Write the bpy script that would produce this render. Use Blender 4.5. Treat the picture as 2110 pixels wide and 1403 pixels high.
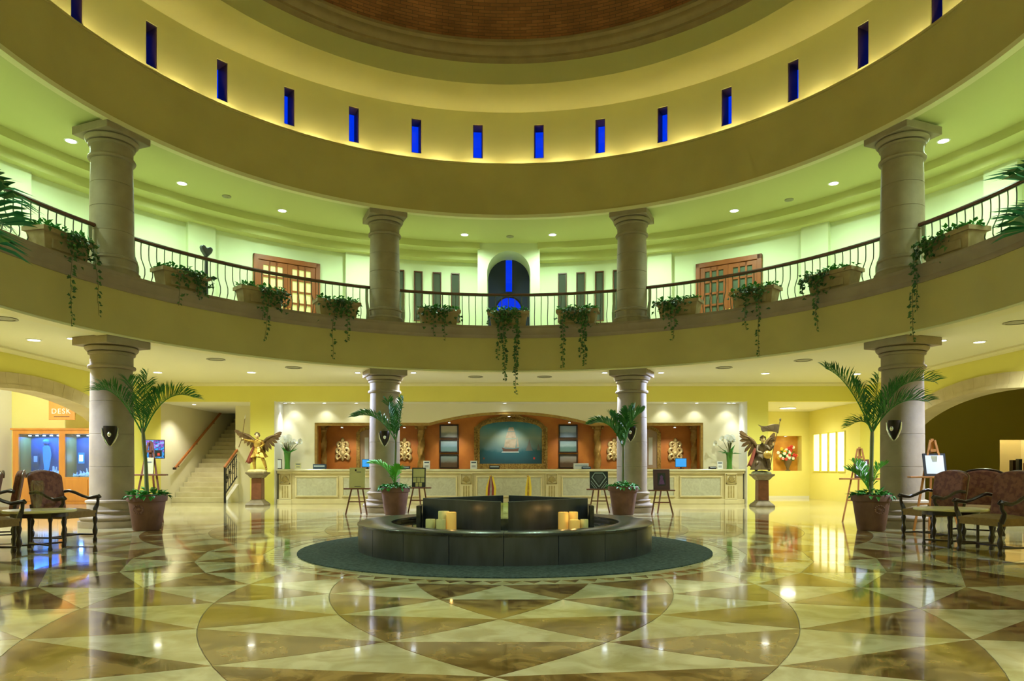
import bpy, bmesh, math, random
from mathutils import Vector, Matrix
random.seed(7)
PI = math.pi
rad = math.radians
for o in list(bpy.data.objects): bpy.data.objects.remove(o)
C = bpy.context.scene.collection
S = bpy.context.scene

# ------------------------------------------------------------------ camera
F = 1470.0; HY = 963.0; CX = 0.1; CY = -11.17; CZ = 1.2
cd = bpy.data.cameras.new('camera'); cam = bpy.data.objects.new('camera', cd); C.objects.link(cam)
cam.location = (CX, CY, CZ); cam.rotation_euler = (PI/2, 0, 0)
cd.sensor_width = 36; cd.lens = 36*F/2110; cd.shift_y = (HY-701.5)/2110; cd.clip_end = 200
S.camera = cam
# ------------------------------------------------------------------ dusk sky
w = bpy.data.worlds.new('dusk'); S.world = w; w.use_nodes = True
w.node_tree.nodes['Background'].inputs[0].default_value = (0.0, 0.03, 0.75, 1)
w.node_tree.nodes['Background'].inputs[1].default_value = 1.0
S.view_settings.view_transform = 'Standard'; S.view_settings.look = 'None'
S.view_settings.exposure = 0.18; S.view_settings.gamma = 1.0; S.view_settings.use_curve_mapping = False
# light levels (W) and colours, one place to tune
UP_W, UP_C = 335, (0.69, 1.0, 0.76)        # upper gallery downlights
LO_W, LO_C = 610, (0.88, 1.0, 0.86)        # ground floor downlights
COL_W, COL_C = 350, (0.52, 0.64, 1.0)       # cool spots beside the columns
COVE_E, COVE_C = 48.0, (1.0, 0.93, 0.62)   # cove rope light
DOME_W = 0

def P(px, py, D):
    return Vector((CX+(px-1055)*D/F, CY+D, CZ+(HY-py)*D/F))
def PZ(px, py, z):
    return P(px, py, (z-CZ)*F/(HY-py))
def X_(px, D): return CX+(px-1055)*D/F
def Z_(py, D): return CZ+(HY-py)*D/F
def pol(r, a, z=0.0): return Vector((r*math.sin(a), r*math.cos(a), z))
def on_ring(px, R):
    k = (px-1055)/F
    a = 1+k*k; b = 2*(k*CX+CY); c = CX*CX+CY*CY-R*R
    t = (-b+math.sqrt(b*b-4*a*c))/(2*a)
    return t, math.atan2(CX+k*t, CY+t)      # depth, ring angle

# ------------------------------------------------------------------ materials
MATS = {}
def M(name, c1, c2=None, scale=4.0, rough=0.6, metal=0.0, bump=0.0, bscale=None, spec=0.5, detail=4.0,
      emit=None, estr=0.0, pos='Object', trans=0.0, coat=0.0, lo=0.35, hi=0.65, stretch=None, dist=0.0):
    m = bpy.data.materials.new(name); m.use_nodes = True; nt = m.node_tree; N = nt.nodes; L = nt.links
    b = N['Principled BSDF']
    b.inputs['Base Color'].default_value = (*c1, 1); b.inputs['Roughness'].default_value = rough
    b.inputs['Metallic'].default_value = metal; b.inputs['Specular IOR Level'].default_value = spec
    b.inputs['Coat Weight'].default_value = coat
    b.inputs['Transmission Weight'].default_value = trans
    if emit: b.inputs['Emission Color'].default_value = (*emit, 1); b.inputs['Emission Strength'].default_value = estr
    if c2 or bump:
        if pos == 'World':
            src = N.new('ShaderNodeNewGeometry').outputs['Position']
        else:
            src = N.new('ShaderNodeTexCoord').outputs['Object']
        if stretch:
            mp = N.new('ShaderNodeMapping'); mp.inputs['Scale'].default_value = stretch
            L.new(src, mp.inputs['Vector']); src = mp.outputs['Vector']
    if c2:
        n = N.new('ShaderNodeTexNoise'); n.inputs['Scale'].default_value = scale; n.inputs['Detail'].default_value = detail
        n.inputs['Distortion'].default_value = dist
        L.new(src, n.inputs['Vector'])
        r = N.new('ShaderNodeValToRGB'); r.color_ramp.elements[0].position = lo; r.color_ramp.elements[1].position = hi
        r.color_ramp.elements[0].color = (*c1, 1); r.color_ramp.elements[1].color = (*c2, 1)
        L.new(n.outputs['Fac'], r.inputs['Fac']); L.new(r.outputs['Color'], b.inputs['Base Color'])
    if bump:
        n2 = N.new('ShaderNodeTexNoise'); n2.inputs['Scale'].default_value = bscale or scale*4; n2.inputs['Detail'].default_value = 3
        L.new(src, n2.inputs['Vector'])
        bp = N.new('ShaderNodeBump'); bp.inputs['Strength'].default_value = bump; bp.inputs['Distance'].default_value = 0.02
        L.new(n2.outputs['Fac'], bp.inputs['Height']); L.new(bp.outputs['Normal'], b.inputs['Normal'])
    MATS[name] = m
    return m
def glass(name, col, rough=0.02, fac=0.12):
    m = bpy.data.materials.new(name); m.use_nodes = True; nt = m.node_tree; N = nt.nodes; L = nt.links
    N.remove(N['Principled BSDF'])
    t = N.new('ShaderNodeBsdfTransparent'); t.inputs[0].default_value = (*col, 1)
    g = N.new('ShaderNodeBsdfGlossy'); g.inputs['Roughness'].default_value = rough
    x = N.new('ShaderNodeMixShader'); x.inputs[0].default_value = fac
    L.new(t.outputs[0], x.inputs[1]); L.new(g.outputs[0], x.inputs[2]); L.new(x.outputs[0], N['Material Output'].inputs[0])
    MATS[name] = m; return m
def ramp_mat(name, stops, axis=2, lo=0.0, hi=1.0, rough=0.5, noise=0.08, nscale=3.0, emit=0.0):
    """painted print: colour bands along an object axis (a flat picture)"""
    m = bpy.data.materials.new(name); m.use_nodes = True; nt = m.node_tree; N = nt.nodes; L = nt.links
    b = N['Principled BSDF']; b.inputs['Roughness'].default_value = rough
    tc = N.new('ShaderNodeTexCoord'); sx = N.new('ShaderNodeSeparateXYZ'); L.new(tc.outputs['Object'], sx.inputs[0])
    mr = N.new('ShaderNodeMapRange'); mr.inputs['From Min'].default_value = lo; mr.inputs['From Max'].default_value = hi
    L.new(sx.outputs[axis], mr.inputs['Value'])
    n = N.new('ShaderNodeTexNoise'); n.inputs['Scale'].default_value = nscale; n.inputs['Detail'].default_value = 5
    L.new(tc.outputs['Object'], n.inputs['Vector'])
    ma = N.new('ShaderNodeMath'); ma.operation = 'MULTIPLY_ADD'; ma.inputs[1].default_value = noise*2; ma.inputs[2].default_value = -noise
    L.new(n.outputs['Fac'], ma.inputs[0])
    ad = N.new('ShaderNodeMath'); ad.operation = 'ADD'; L.new(mr.outputs[0], ad.inputs[0]); L.new(ma.outputs[0], ad.inputs[1])
    r = N.new('ShaderNodeValToRGB'); els = r.color_ramp.elements
    els[0].position = stops[0][0]; els[0].color = (*stops[0][1], 1)
    els[1].position = stops[-1][0]; els[1].color = (*stops[-1][1], 1)
    for p, c in stops[1:-1]:
        e = els.new(p); e.color = (*c, 1)
    L.new(ad.outputs[0], r.inputs['Fac']); L.new(r.outputs['Color'], b.inputs['Base Color'])
    if emit:
        L.new(r.outputs['Color'], b.inputs['Emission Color']); b.inputs['Emission Strength'].default_value = emit
    MATS[name] = m; return m

M('paint_ochre', (0.49, 0.385, 0.135), (0.44, 0.345, 0.12), scale=0.9, rough=0.75, bump=0.05, bscale=30)
M('paint_drum', (0.55, 0.49, 0.19), (0.52, 0.46, 0.175), scale=0.8, rough=0.75)
M('paint_gallery', (0.68, 0.73, 0.48), (0.65, 0.70, 0.45), scale=0.8, rough=0.7)
M('paint_ceiling_upper', (0.55, 0.55, 0.22), rough=0.75)
M('paint_yellow', (0.76, 0.70, 0.145), (0.73, 0.66, 0.13), scale=0.7, rough=0.7)
M('paint_cream', (0.76, 0.71, 0.49), (0.74, 0.68, 0.46), scale=0.7, rough=0.7)
M('paint_ceiling', (0.72, 0.68, 0.44), rough=0.75)
M('paint_trim', (0.72, 0.66, 0.36), rough=0.6)
M('paint_lemon', (0.82, 0.76, 0.27), (0.80, 0.73, 0.24), scale=0.7, rough=0.7)
M('paint_white', (0.82, 0.80, 0.70), rough=0.7)
M('paint_orange', (0.58, 0.20, 0.022), (0.46, 0.14, 0.015), scale=2.2, rough=0.55, bump=0.1, bscale=12)
M('paint_niche', (0.75, 0.38, 0.05), (0.60, 0.25, 0.03), scale=3, rough=0.6)
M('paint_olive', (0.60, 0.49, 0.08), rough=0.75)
M('stone', (0.33, 0.255, 0.165), (0.27, 0.205, 0.13), scale=3.0, rough=0.7, bump=0.12, bscale=18)
M('stone_ledge', (0.31, 0.225, 0.155), (0.26, 0.185, 0.125), scale=2.0, rough=0.7, bump=0.12, bscale=16)
M('stone_arch', (0.56, 0.46, 0.25), (0.50, 0.40, 0.21), scale=2.5, rough=0.7, bump=0.1, bscale=18)
M('stone_pot', (0.40, 0.29, 0.15), (0.33, 0.225, 0.115), scale=6, rough=0.8, bump=0.2, bscale=25)
M('marble_light', (0.46, 0.40, 0.20), (0.64, 0.58, 0.36), scale=3.2, rough=0.07, spec=0.75, pos='World', detail=9, dist=0.8, coat=0.25, lo=0.38, hi=0.60)
M('marble_brown', (0.115, 0.055, 0.014), (0.36, 0.225, 0.075), scale=3.4, rough=0.08, spec=0.75, pos='World', detail=9, dist=1.2, coat=0.25, lo=0.40, hi=0.62)
M('marble_field', (0.50, 0.43, 0.23), (0.58, 0.51, 0.30), scale=1.4, rough=0.07, spec=0.75, pos='World', detail=5, coat=0.25)
M('grout', (0.32, 0.25, 0.13), rough=0.6)
M('stair_stone', (0.66, 0.60, 0.38), (0.56, 0.49, 0.28), scale=2.5, rough=0.35)
M('granite', (0.012, 0.013, 0.016), (0.032, 0.034, 0.040), scale=9, rough=0.22, spec=0.5, bump=0.02, bscale=40)
M('granite_wall', (0.020, 0.023, 0.034), (0.040, 0.044, 0.060), scale=7, rough=0.32, spec=0.5, stretch=(1, 1, 0.25))
M('water', (0.008, 0.008, 0.008), rough=0.03, spec=0.6)
M('mat_green', (0.012, 0.026, 0.027), (0.042, 0.068, 0.068), scale=22, rough=0.9, bump=0.8, bscale=45, lo=0.4, hi=0.6)
M('wood_dark', (0.013, 0.006, 0.004), (0.026, 0.010, 0.006), scale=8, rough=0.3, stretch=(1, 1, 0.2))
M('wood_rail', (0.10, 0.030, 0.013), (0.14, 0.045, 0.018), scale=6, rough=0.35)
M('wood_red', (0.26, 0.07, 0.022), (0.19, 0.05, 0.016), scale=6, rough=0.4, stretch=(1, 1, 0.15))
M('wood_easel', (0.20, 0.065, 0.025), (0.14, 0.042, 0.016), scale=8, rough=0.4)
M('wood_easel_light', (0.52, 0.21, 0.05), (0.42, 0.16, 0.035), scale=8, rough=0.45)
M('wood_honey', (0.60, 0.25, 0.030), (0.50, 0.19, 0.022), scale=5, rough=0.4, stretch=(1, 1, 0.15))
M('wood_orange', (0.46, 0.155, 0.035), (0.36, 0.11, 0.022), scale=5, rough=0.35, stretch=(1, 1, 0.2))
M('fabric_red', (0.115, 0.032, 0.016), (0.19, 0.068, 0.032), scale=14, rough=0.9, bump=0.3, bscale=60, lo=0.42, hi=0.58)
M('fabric_seat', (0.22, 0.125, 0.024), (0.18, 0.095, 0.018), scale=20, rough=0.9, bump=0.2, bscale=80)
M('iron_rail', (0.09, 0.10, 0.07), rough=0.45, metal=0.6)
M('iron_black', (0.012, 0.013, 0.016), rough=0.4, metal=0.5)
M('post_grey', (0.42, 0.47, 0.38), rough=0.5, metal=0.0)
M('terracotta', (0.17, 0.075, 0.043), (0.13, 0.055, 0.032), scale=6, rough=0.75, bump=0.15, bscale=25)
M('soil', (0.03, 0.02, 0.012), rough=1.0)
M('leaf_palm', (0.020, 0.115, 0.018), (0.05, 0.21, 0.03), scale=5, rough=0.5, spec=0.3)
M('leaf_palm_teal', (0.010, 0.11, 0.045), (0.02, 0.17, 0.06), scale=5, rough=0.35)
M('leaf_bright', (0.11, 0.40, 0.03), (0.07, 0.30, 0.02), scale=6, rough=0.55, spec=0.3)
M('leaf_ivy', (0.016, 0.065, 0.012), (0.06, 0.15, 0.022), scale=7, rough=0.5)
M('leaf_ground', (0.025, 0.20, 0.035), (0.07, 0.32, 0.035), scale=9, rough=0.5, spec=0.3)
M('stem_green', (0.10, 0.13, 0.025), (0.14, 0.12, 0.04), scale=9, rough=0.6)
M('vine_stem', (0.06, 0.06, 0.02), rough=0.8)
M('gold', (0.62, 0.40, 0.09), (0.42, 0.25, 0.05), scale=9, rough=0.38, metal=0.75, bump=0.25, bscale=30)
M('gold_frame', (0.44, 0.29, 0.07), (0.22, 0.12, 0.025), scale=20, rough=0.45, metal=0.5, bump=0.5, bscale=45)
M('gold_pale', (0.72, 0.58, 0.28), (0.55, 0.40, 0.15), scale=12, rough=0.4, metal=0.4, bump=0.2, bscale=40)
M('gold_column', (0.42, 0.26, 0.06), (0.32, 0.18, 0.04), scale=8, rough=0.45, metal=0.3, bump=0.3, bscale=30)
M('statue_gold', (0.42, 0.25, 0.035), (0.20, 0.10, 0.016), scale=12, rough=0.36, metal=0.75, bump=0.5, bscale=24)
M('statue_bronze', (0.12, 0.082, 0.034), (0.075, 0.046, 0.02), scale=8, rough=0.5, metal=0.35, bump=0.2, bscale=30)
M('statue_wing', (0.15, 0.085, 0.028), (0.10, 0.052, 0.017), scale=10, rough=0.5, metal=0.4)
M('statue_skin', (0.66, 0.48, 0.22), rough=0.5)
M('statue_red', (0.26, 0.06, 0.03), rough=0.6)
M('statue_hair', (0.09, 0.05, 0.02), rough=0.6)
M('rock_cream', (0.62, 0.52, 0.24), (0.50, 0.40, 0.16), scale=8, rough=0.7, bump=0.4, bscale=14)
M('rock_green', (0.46, 0.46, 0.32), (0.36, 0.37, 0.25), scale=8, rough=0.7, bump=0.4, bscale=14)
M('marble_red', (0.12, 0.035, 0.018), (0.18, 0.06, 0.03), scale=5, rough=0.3, dist=1.0)
M('marble_dark', (0.13, 0.095, 0.05), (0.18, 0.135, 0.075), scale=6, rough=0.35)
M('counter_stone', (0.72, 0.62, 0.33), (0.66, 0.56, 0.28), scale=3, rough=0.45)
M('counter_top', (0.70, 0.66, 0.44), (0.60, 0.55, 0.34), scale=3, rough=0.15)
M('counter_panel', (0.56, 0.55, 0.38), (0.47, 0.45, 0.30), scale=5, rough=0.35, dist=2.0)
M('counter_relief', (0.46, 0.36, 0.13), (0.36, 0.27, 0.08), scale=9, rough=0.6)
M('metal_dark', (0.03, 0.022, 0.018), rough=0.3, metal=0.7)
M('silver', (0.75, 0.74, 0.70), rough=0.22, metal=0.9)
M('black', (0.012, 0.012, 0.014), rough=0.4)
M('grey_dark', (0.07, 0.08, 0.09), rough=0.5)
M('navy', (0.03, 0.06, 0.10), rough=0.5)
M('paper', (0.74, 0.75, 0.72), rough=0.8)
M('card_cream', (0.58, 0.54, 0.26), (0.54, 0.50, 0.24), scale=4, rough=0.8)
M('white_petal', (0.86, 0.88, 0.82), rough=0.5)
M('red_petal', (0.62, 0.05, 0.04), rough=0.6)
M('yellow_petal', (0.80, 0.55, 0.05), rough=0.6)
M('vase_green', (0.07, 0.22, 0.03), rough=0.15)
M('vase_dark', (0.14, 0.10, 0.06), rough=0.3)
M('wax', (0.66, 0.60, 0.30), rough=0.5)
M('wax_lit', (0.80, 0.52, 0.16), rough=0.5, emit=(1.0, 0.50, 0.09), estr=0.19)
M('flame', (1, .7, .3), emit=(1.0, 0.62, 0.16), estr=1.6)
M('lamp_white', (1, 1, 1), emit=(1.0, 1.0, 0.86), estr=14.0)
M('lamp_green', (1, 1, 1), emit=(0.92, 1.0, 0.72), estr=18.0)
M('lamp_blue', (1, 1, 1), emit=(0.66, 0.78, 1.0), estr=14.0)
M('lamp_tube', (1, 1, 1), emit=(0.78, 1.0, 0.60), estr=3.5)
M('cove', (1, 1, 1), emit=COVE_C, estr=COVE_E)
M('backlit', (0.9, 0.9, 0.8), emit=(1.0, 0.86, 0.42), estr=1.25)
M('trim_white', (0.8, 0.8, 0.75), rough=0.5)
M('vent', (0.32, 0.30, 0.18), rough=0.6)
M('door_wood', (0.30, 0.085, 0.020), (0.24, 0.065, 0.016), scale=5, rough=0.4, stretch=(1, 1, 0.2))
M('pane_lit', (0.5, 0.5, 0.3), emit=(0.80, 0.86, 0.22), estr=0.55, rough=0.1)
M('pane_dull', (0.10, 0.13, 0.08), rough=0.35, spec=0.2)
M('pane_slot', (0.07, 0.085, 0.06), rough=0.15)
M('navy_wall', (0.018, 0.026, 0.075), rough=0.6)
M('frame_reveal_shade', (0.05, 0.025, 0.035), rough=0.5)
M('chair_gold_trim', (0.16, 0.08, 0.03), rough=0.4)
M('coral', (0.90, 0.92, 0.95), (0.65, 0.75, 0.95), scale=12, rough=0.8, bump=0.4, bscale=20)
M('led_blue', (1, 1, 1), emit=(0.55, 0.75, 1.0), estr=10.0)
M('tank_back', (0.05, 0.08, 0.11), (0.03, 0.07, 0.18), scale=2.0, rough=0.4)
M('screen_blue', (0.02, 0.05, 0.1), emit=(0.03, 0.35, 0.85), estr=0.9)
ramp_mat('screen_mix', [(0.0, (0.01, 0.02, 0.10)), (0.35, (0.02, 0.22, 0.62)), (0.5, (0.01, 0.03, 0.12)), (0.65, (0.20, 0.05, 0.45)), (1.0, (0.05, 0.45, 0.75))], 2, -0.3, 0.9, 0.3, 0.9, 14.0, 0.9)
M('poster_purple', (0.09, 0.03, 0.045), rough=0.5)
M('poster_violet', (0.26, 0.10, 0.36), rough=0.5)
M('poster_black', (0.015, 0.017, 0.022), rough=0.4)
M('poster_line', (0.42, 0.50, 0.55), rough=0.5)
M('tabletop', (0.66, 0.56, 0.26), (0.58, 0.48, 0.20), scale=4, rough=0.2)
M('sign_letters', (0.75, 0.80, 0.62), rough=0.4)
M('dome_lip', (0.30, 0.20, 0.085), (0.25, 0.165, 0.07), scale=3, rough=0.7)
M('sail', (0.39, 0.34, 0.255), (0.28, 0.235, 0.17), scale=8, rough=0.7)
M('hull', (0.10, 0.05, 0.03), rough=0.7)
M('far_ship', (0.16, 0.16, 0.15), rough=0.7)
M('foam', (0.55, 0.66, 0.66), rough=0.7)
M('ribbon_red', (0.20, 0.02, 0.015), rough=0.6)
M('ribbon_yellow', (0.70, 0.50, 0.03), rough=0.6)
glass('glass_clear', (0.93, 0.97, 0.95), fac=0.10)
glass('glass_tank', (0.75, 0.88, 1.0), fac=0.06)
glass('glass_vase', (0.95, 0.96, 0.94), fac=0.05)
glass('glass_window', (0.97, 0.98, 1.0), fac=0.02)
glass('glass_block', (0.72, 0.92, 0.84), fac=0.25)

# brick for the dome, laid out in ring angle and height
def brick_mat():
    m = bpy.data.materials.new('dome_brick'); m.use_nodes = True; nt = m.node_tree; N = nt.nodes; L = nt.links
    b = N['Principled BSDF']; b.inputs['Roughness'].default_value = 0.85
    g = N.new('ShaderNodeNewGeometry'); s = N.new('ShaderNodeSeparateXYZ'); L.new(g.outputs['Position'], s.inputs[0])
    at = N.new('ShaderNodeMath'); at.operation = 'ARCTAN2'; L.new(s.outputs[0], at.inputs[0]); L.new(s.outputs[1], at.inputs[1])
    mu = N.new('ShaderNodeMath'); mu.operation = 'MULTIPLY'; mu.inputs[1].default_value = 6.8; L.new(at.outputs[0], mu.inputs[0])
    cb = N.new('ShaderNodeCombineXYZ'); L.new(mu.outputs[0], cb.inputs[0]); L.new(s.outputs[2], cb.inputs[1])
    br = N.new('ShaderNodeTexBrick'); br.inputs['Scale'].default_value = 1.0
    br.inputs['Brick Width'].default_value = 0.30; br.inputs['Row Height'].default_value = 0.075; br.inputs['Mortar Size'].default_value = 0.006
    br.inputs['Color1'].default_value = (0.34, 0.13, 0.045, 1); br.inputs['Color2'].default_value = (0.23, 0.085, 0.028, 1); br.inputs['Mortar'].default_value = (0.12, 0.06, 0.025, 1)
    L.new(cb.outputs[0], br.inputs['Vector'])
    n1 = N.new('ShaderNodeTexNoise'); n1.inputs['Scale'].default_value = 1.3; n1.inputs['Detail'].default_value = 5; L.new(g.outputs['Position'], n1.inputs['Vector'])
    mx = N.new('ShaderNodeMix'); mx.data_type = 'RGBA'; mx.blend_type = 'OVERLAY'; mx.inputs['Factor'].default_value = 0.55
    L.new(br.outputs['Color'], mx.inputs['A']); L.new(n1.outputs['Fac'], mx.inputs['B']); L.new(mx.outputs['Result'], b.inputs['Base Color'])
    bp = N.new('ShaderNodeBump'); bp.inputs['Strength'].default_value = 0.4; bp.inputs['Distance'].default_value = 0.01; bp.invert = True
    L.new(br.outputs['Fac'], bp.inputs['Height']); L.new(bp.outputs['Normal'], b.inputs['Normal'])
    MATS['dome_brick'] = m
brick_mat()

# ------------------------------------------------------------------ mesh helpers
class MB:
    def __init__(s): s.v = []; s.f = []
    def add(s, vs, fs):
        o = len(s.v); s.v += [tuple(p) for p in vs]; s.f += [tuple(i+o for i in f) for f in fs]; return s
    def box(s, a, b):
        (x0, y0, z0), (x1, y1, z1) = a, b
        return s.add([(x0,y0,z0),(x1,y0,z0),(x1,y1,z0),(x0,y1,z0),(x0,y0,z1),(x1,y0,z1),(x1,y1,z1),(x0,y1,z1)],
                     [(0,3,2,1),(4,5,6,7),(0,1,5,4),(1,2,6,5),(2,3,7,6),(3,0,4,7)])
    def lathe(s, prof, n=32, c=(0,0,0), a0=0.0, a1=2*PI, sq=1.0, cap=True):
        full = abs(a1-a0-2*PI) < 1e-6; m = n if full else n+1
        vs = []
        for i in range(m):
            a = a0+(a1-a0)*i/n
            for r, z in prof: vs.append((c[0]+r*math.sin(a), c[1]+r*math.cos(a)*sq, c[2]+z))
        k = len(prof); fs = []
        for i in range(n):
            j = (i+1) % m
            for q in range(k-1): fs.append((i*k+q, i*k+q+1, j*k+q+1, j*k+q))
        if full and cap:
            if prof[0][0] > 1e-6: fs.append(tuple(i*k for i in range(m)))
            if prof[-1][0] > 1e-6: fs.append(tuple(i*k+k-1 for i in reversed(range(m))))
        return s.add(vs, fs)
    def sweep(s, poly, n=96, a0=0.0, a1=2*PI, c=(0,0,0)):
        """closed (r,z) outline swept round the axis"""
        full = abs(a1-a0-2*PI) < 1e-6; m = n if full else n+1; k = len(poly); vs = []; fs = []
        for i in range(m):
            a = a0+(a1-a0)*i/n
            for r, z in poly: vs.append((c[0]+r*math.sin(a), c[1]+r*math.cos(a), c[2]+z))
        for i in range(n):
            j = (i+1) % m
            for q in range(k): fs.append((i*k+q, i*k+(q+1) % k, j*k+(q+1) % k, j*k+q))
        if not full: fs += [tuple(range(k))[::-1], tuple(n*k+q for q in range(k))]
        return s.add(vs, fs)
    def tube(s, pts, r, n=8, cap=True):
        pts = [Vector(p) for p in pts]; m = len(pts); rs = r if isinstance(r, (list, tuple)) else [r]*m
        vs = []; fs = []; up = None
        for i, p in enumerate(pts):
            t = (pts[min(i+1, m-1)]-pts[max(i-1, 0)]).normalized()
            if up is None: up = Vector((0,0,1)) if abs(t.z) < 0.9 else Vector((1,0,0))
            u = (up-t*up.dot(t)).normalized(); w2 = t.cross(u); up = u
            for q in range(n):
                a = 2*PI*q/n; vs.append(p+(u*math.cos(a)+w2*math.sin(a))*rs[i])
        for i in range(m-1):
            for q in range(n): fs.append((i*n+q, i*n+(q+1) % n, (i+1)*n+(q+1) % n, (i+1)*n+q))
        if cap: fs += [tuple(range(n))[::-1], tuple((m-1)*n+q for q in range(n))]
        return s.add(vs, fs)
    def bar(s, a, b, w, d=None, side=None):
        """rectangular bar from a to b; w along side vector, d across"""
        a = Vector(a); b = Vector(b); t = (b-a).normalized(); d = d or w
        sd = Vector(side) if side else (Vector((1,0,0)) if abs(t.x) < 0.9 else Vector((0,1,0)))
        u = (sd-t*sd.dot(t)).normalized(); v = t.cross(u); vs = []
        for p in (a, b):
            for (i, j) in ((-1,-1),(1,-1),(1,1),(-1,1)): vs.append(p+u*i*w/2+v*j*d/2)
        return s.add(vs, [(0,3,2,1),(4,5,6,7),(0,1,5,4),(1,2,6,5),(2,3,7,6),(3,0,4,7)])
    def prism(s, poly, fn, d0, d1):
        """2D outline (u,v) pushed from d0 to d1; fn(u,v,d) -> point"""
        k = len(poly)
        vs = [fn(u, v, d0) for u, v in poly]+[fn(u, v, d1) for u, v in poly]
        fs = [tuple(range(k))[::-1], tuple(range(k, 2*k))]
        for i in range(k): fs.append((i, (i+1) % k, k+(i+1) % k, k+i))
        return s.add(vs, fs)
    def ball(s, c, r, n=10, m=6, sc=(1,1,1)):
        vs = []; fs = []
        for i in range(m+1):
            ph = PI*i/m
            for j in range(n):
                th = 2*PI*j/n
                vs.append((c[0]+r*sc[0]*math.sin(ph)*math.cos(th), c[1]+r*sc[1]*math.sin(ph)*math.sin(th), c[2]+r*sc[2]*math.cos(ph)))
        for i in range(m):
            for j in range(n): fs.append((i*n+j, (i+1)*n+j, (i+1)*n+(j+1) % n, i*n+(j+1) % n))
        return s.add(vs, fs)
    def mesh(s, name):
        me = bpy.data.meshes.new(name); me.from_pydata(s.v, [], s.f); me.validate(); 
        bm = bmesh.new(); bm.from_mesh(me); bmesh.ops.recalc_face_normals(bm, faces=bm.faces); bm.to_mesh(me); bm.free()
        return me
    def build(s, name, mat, parent=None, smooth=True, bevel=0.0):
        me = s.mesh(name)
        return mk(name, me, mat, parent, smooth, bevel)
def mk(name, me, mat, parent=None, smooth=True, bevel=0.0):
    if mat and not me.materials: me.materials.append(MATS[mat])
    if smooth:
        for p in me.polygons: p.use_smooth = True
        me.set_sharp_from_angle(angle=rad(38))
    o = bpy.data.objects.new(name, me); C.objects.link(o)
    if parent: o.parent = parent
    if bevel:
        b = o.modifiers.new('bevel', 'BEVEL'); b.width = bevel; b.segments = 2; b.limit_method = 'ANGLE'
    return o
def tag(o, label, cat, group=None, kind=None):
    if label: o['label'] = label
    if cat: o['category'] = cat
    if group: o['group'] = group
    if kind: o['kind'] = kind
    return o
def struct(o, label=None):
    o['kind'] = 'structure'
    if label: o['label'] = label
    return o
def thing(name, label, cat, loc=(0,0,0), rz=0.0, group=None):
    o = bpy.data.objects.new(name, None); C.objects.link(o); o.location = loc; o.rotation_euler = (0,0,rz); o.empty_display_size = 0.1
    return tag(o, label, cat, group)
def copy_tree(o, parent=None):
    c = o.copy(); C.objects.link(c); c.parent = parent
    for ch in list(o.children): copy_tree(ch, c)
    return c
def dup(o, label, loc, rz=None, scale=None):
    c = copy_tree(o); c['label'] = label; c.location = loc
    if rz is not None: c.rotation_euler = (0,0,rz)
    if scale: c.scale = (scale,)*3
    return c
def spot(name, parent, loc, W, col, size=rad(110), blend=0.8, r=0.06, rot=(0,0,0)):
    l = bpy.data.lights.new(name, 'SPOT'); l.energy = W; l.color = col; l.spot_size = size; l.spot_blend = blend; l.shadow_soft_size = r
    o = bpy.data.objects.new(name, l); C.objects.link(o); o.location = loc; o.rotation_euler = rot
    if parent: o.parent = parent
    return o
def point(name, parent, loc, W, col, r=0.06):
    l = bpy.data.lights.new(name, 'POINT'); l.energy = W; l.color = col; l.shadow_soft_size = r
    o = bpy.data.objects.new(name, l); C.objects.link(o); o.location = loc
    if parent: o.parent = parent
    return o
def arcpts(cx, cz, rx, rz, a0, a1, n): return [(cx+rx*math.cos(a0+(a1-a0)*i/n), cz+rz*math.sin(a0+(a1-a0)*i/n)) for i in range(n+1)]

# ================================================================== STRUCTURE
ZB = 3.83; ZL0 = 4.70; ZL1 = 5.03; ZU = 8.00; ZUT = 9.41; RB = 8.20; RC = 8.69; ZC = 3.95
FY = -0.45                                    # fountain centre
WX = 11.6; WY = 12.1                          # side walls, rear header plane
# ---- floor: field, rosette of marble triangles round the fountain
RR = [3.45, 4.27, 5.08, 5.86, 6.63, 7.40, 8.20]
def ringpt(k, i2):                            # i2 in half steps of 7.5 deg
    a = rad(7.5*i2); return Vector((RR[k]*math.sin(a), FY-RR[k]*math.cos(a), 0))
hole = [ringpt(6, 2*i) for i in range(24)]
mb = MB(); vs = []; fs = []
x0, x1, y0, y1 = -19.0, 19.0, -15.0, 18.0
outer = []
for p in hole:
    d = Vector((p.x, p.y-FY)); t = 1e9
    if d.x > 1e-6: t = min(t, x1/d.x)
    if d.x < -1e-6: t = min(t, x0/d.x)
    if d.y > 1e-6: t = min(t, (y1-FY)/d.y)
    if d.y < -1e-6: t = min(t, (y0-FY)/d.y)
    outer.append(Vector((d.x*t, FY+d.y*t, 0)))
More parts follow.
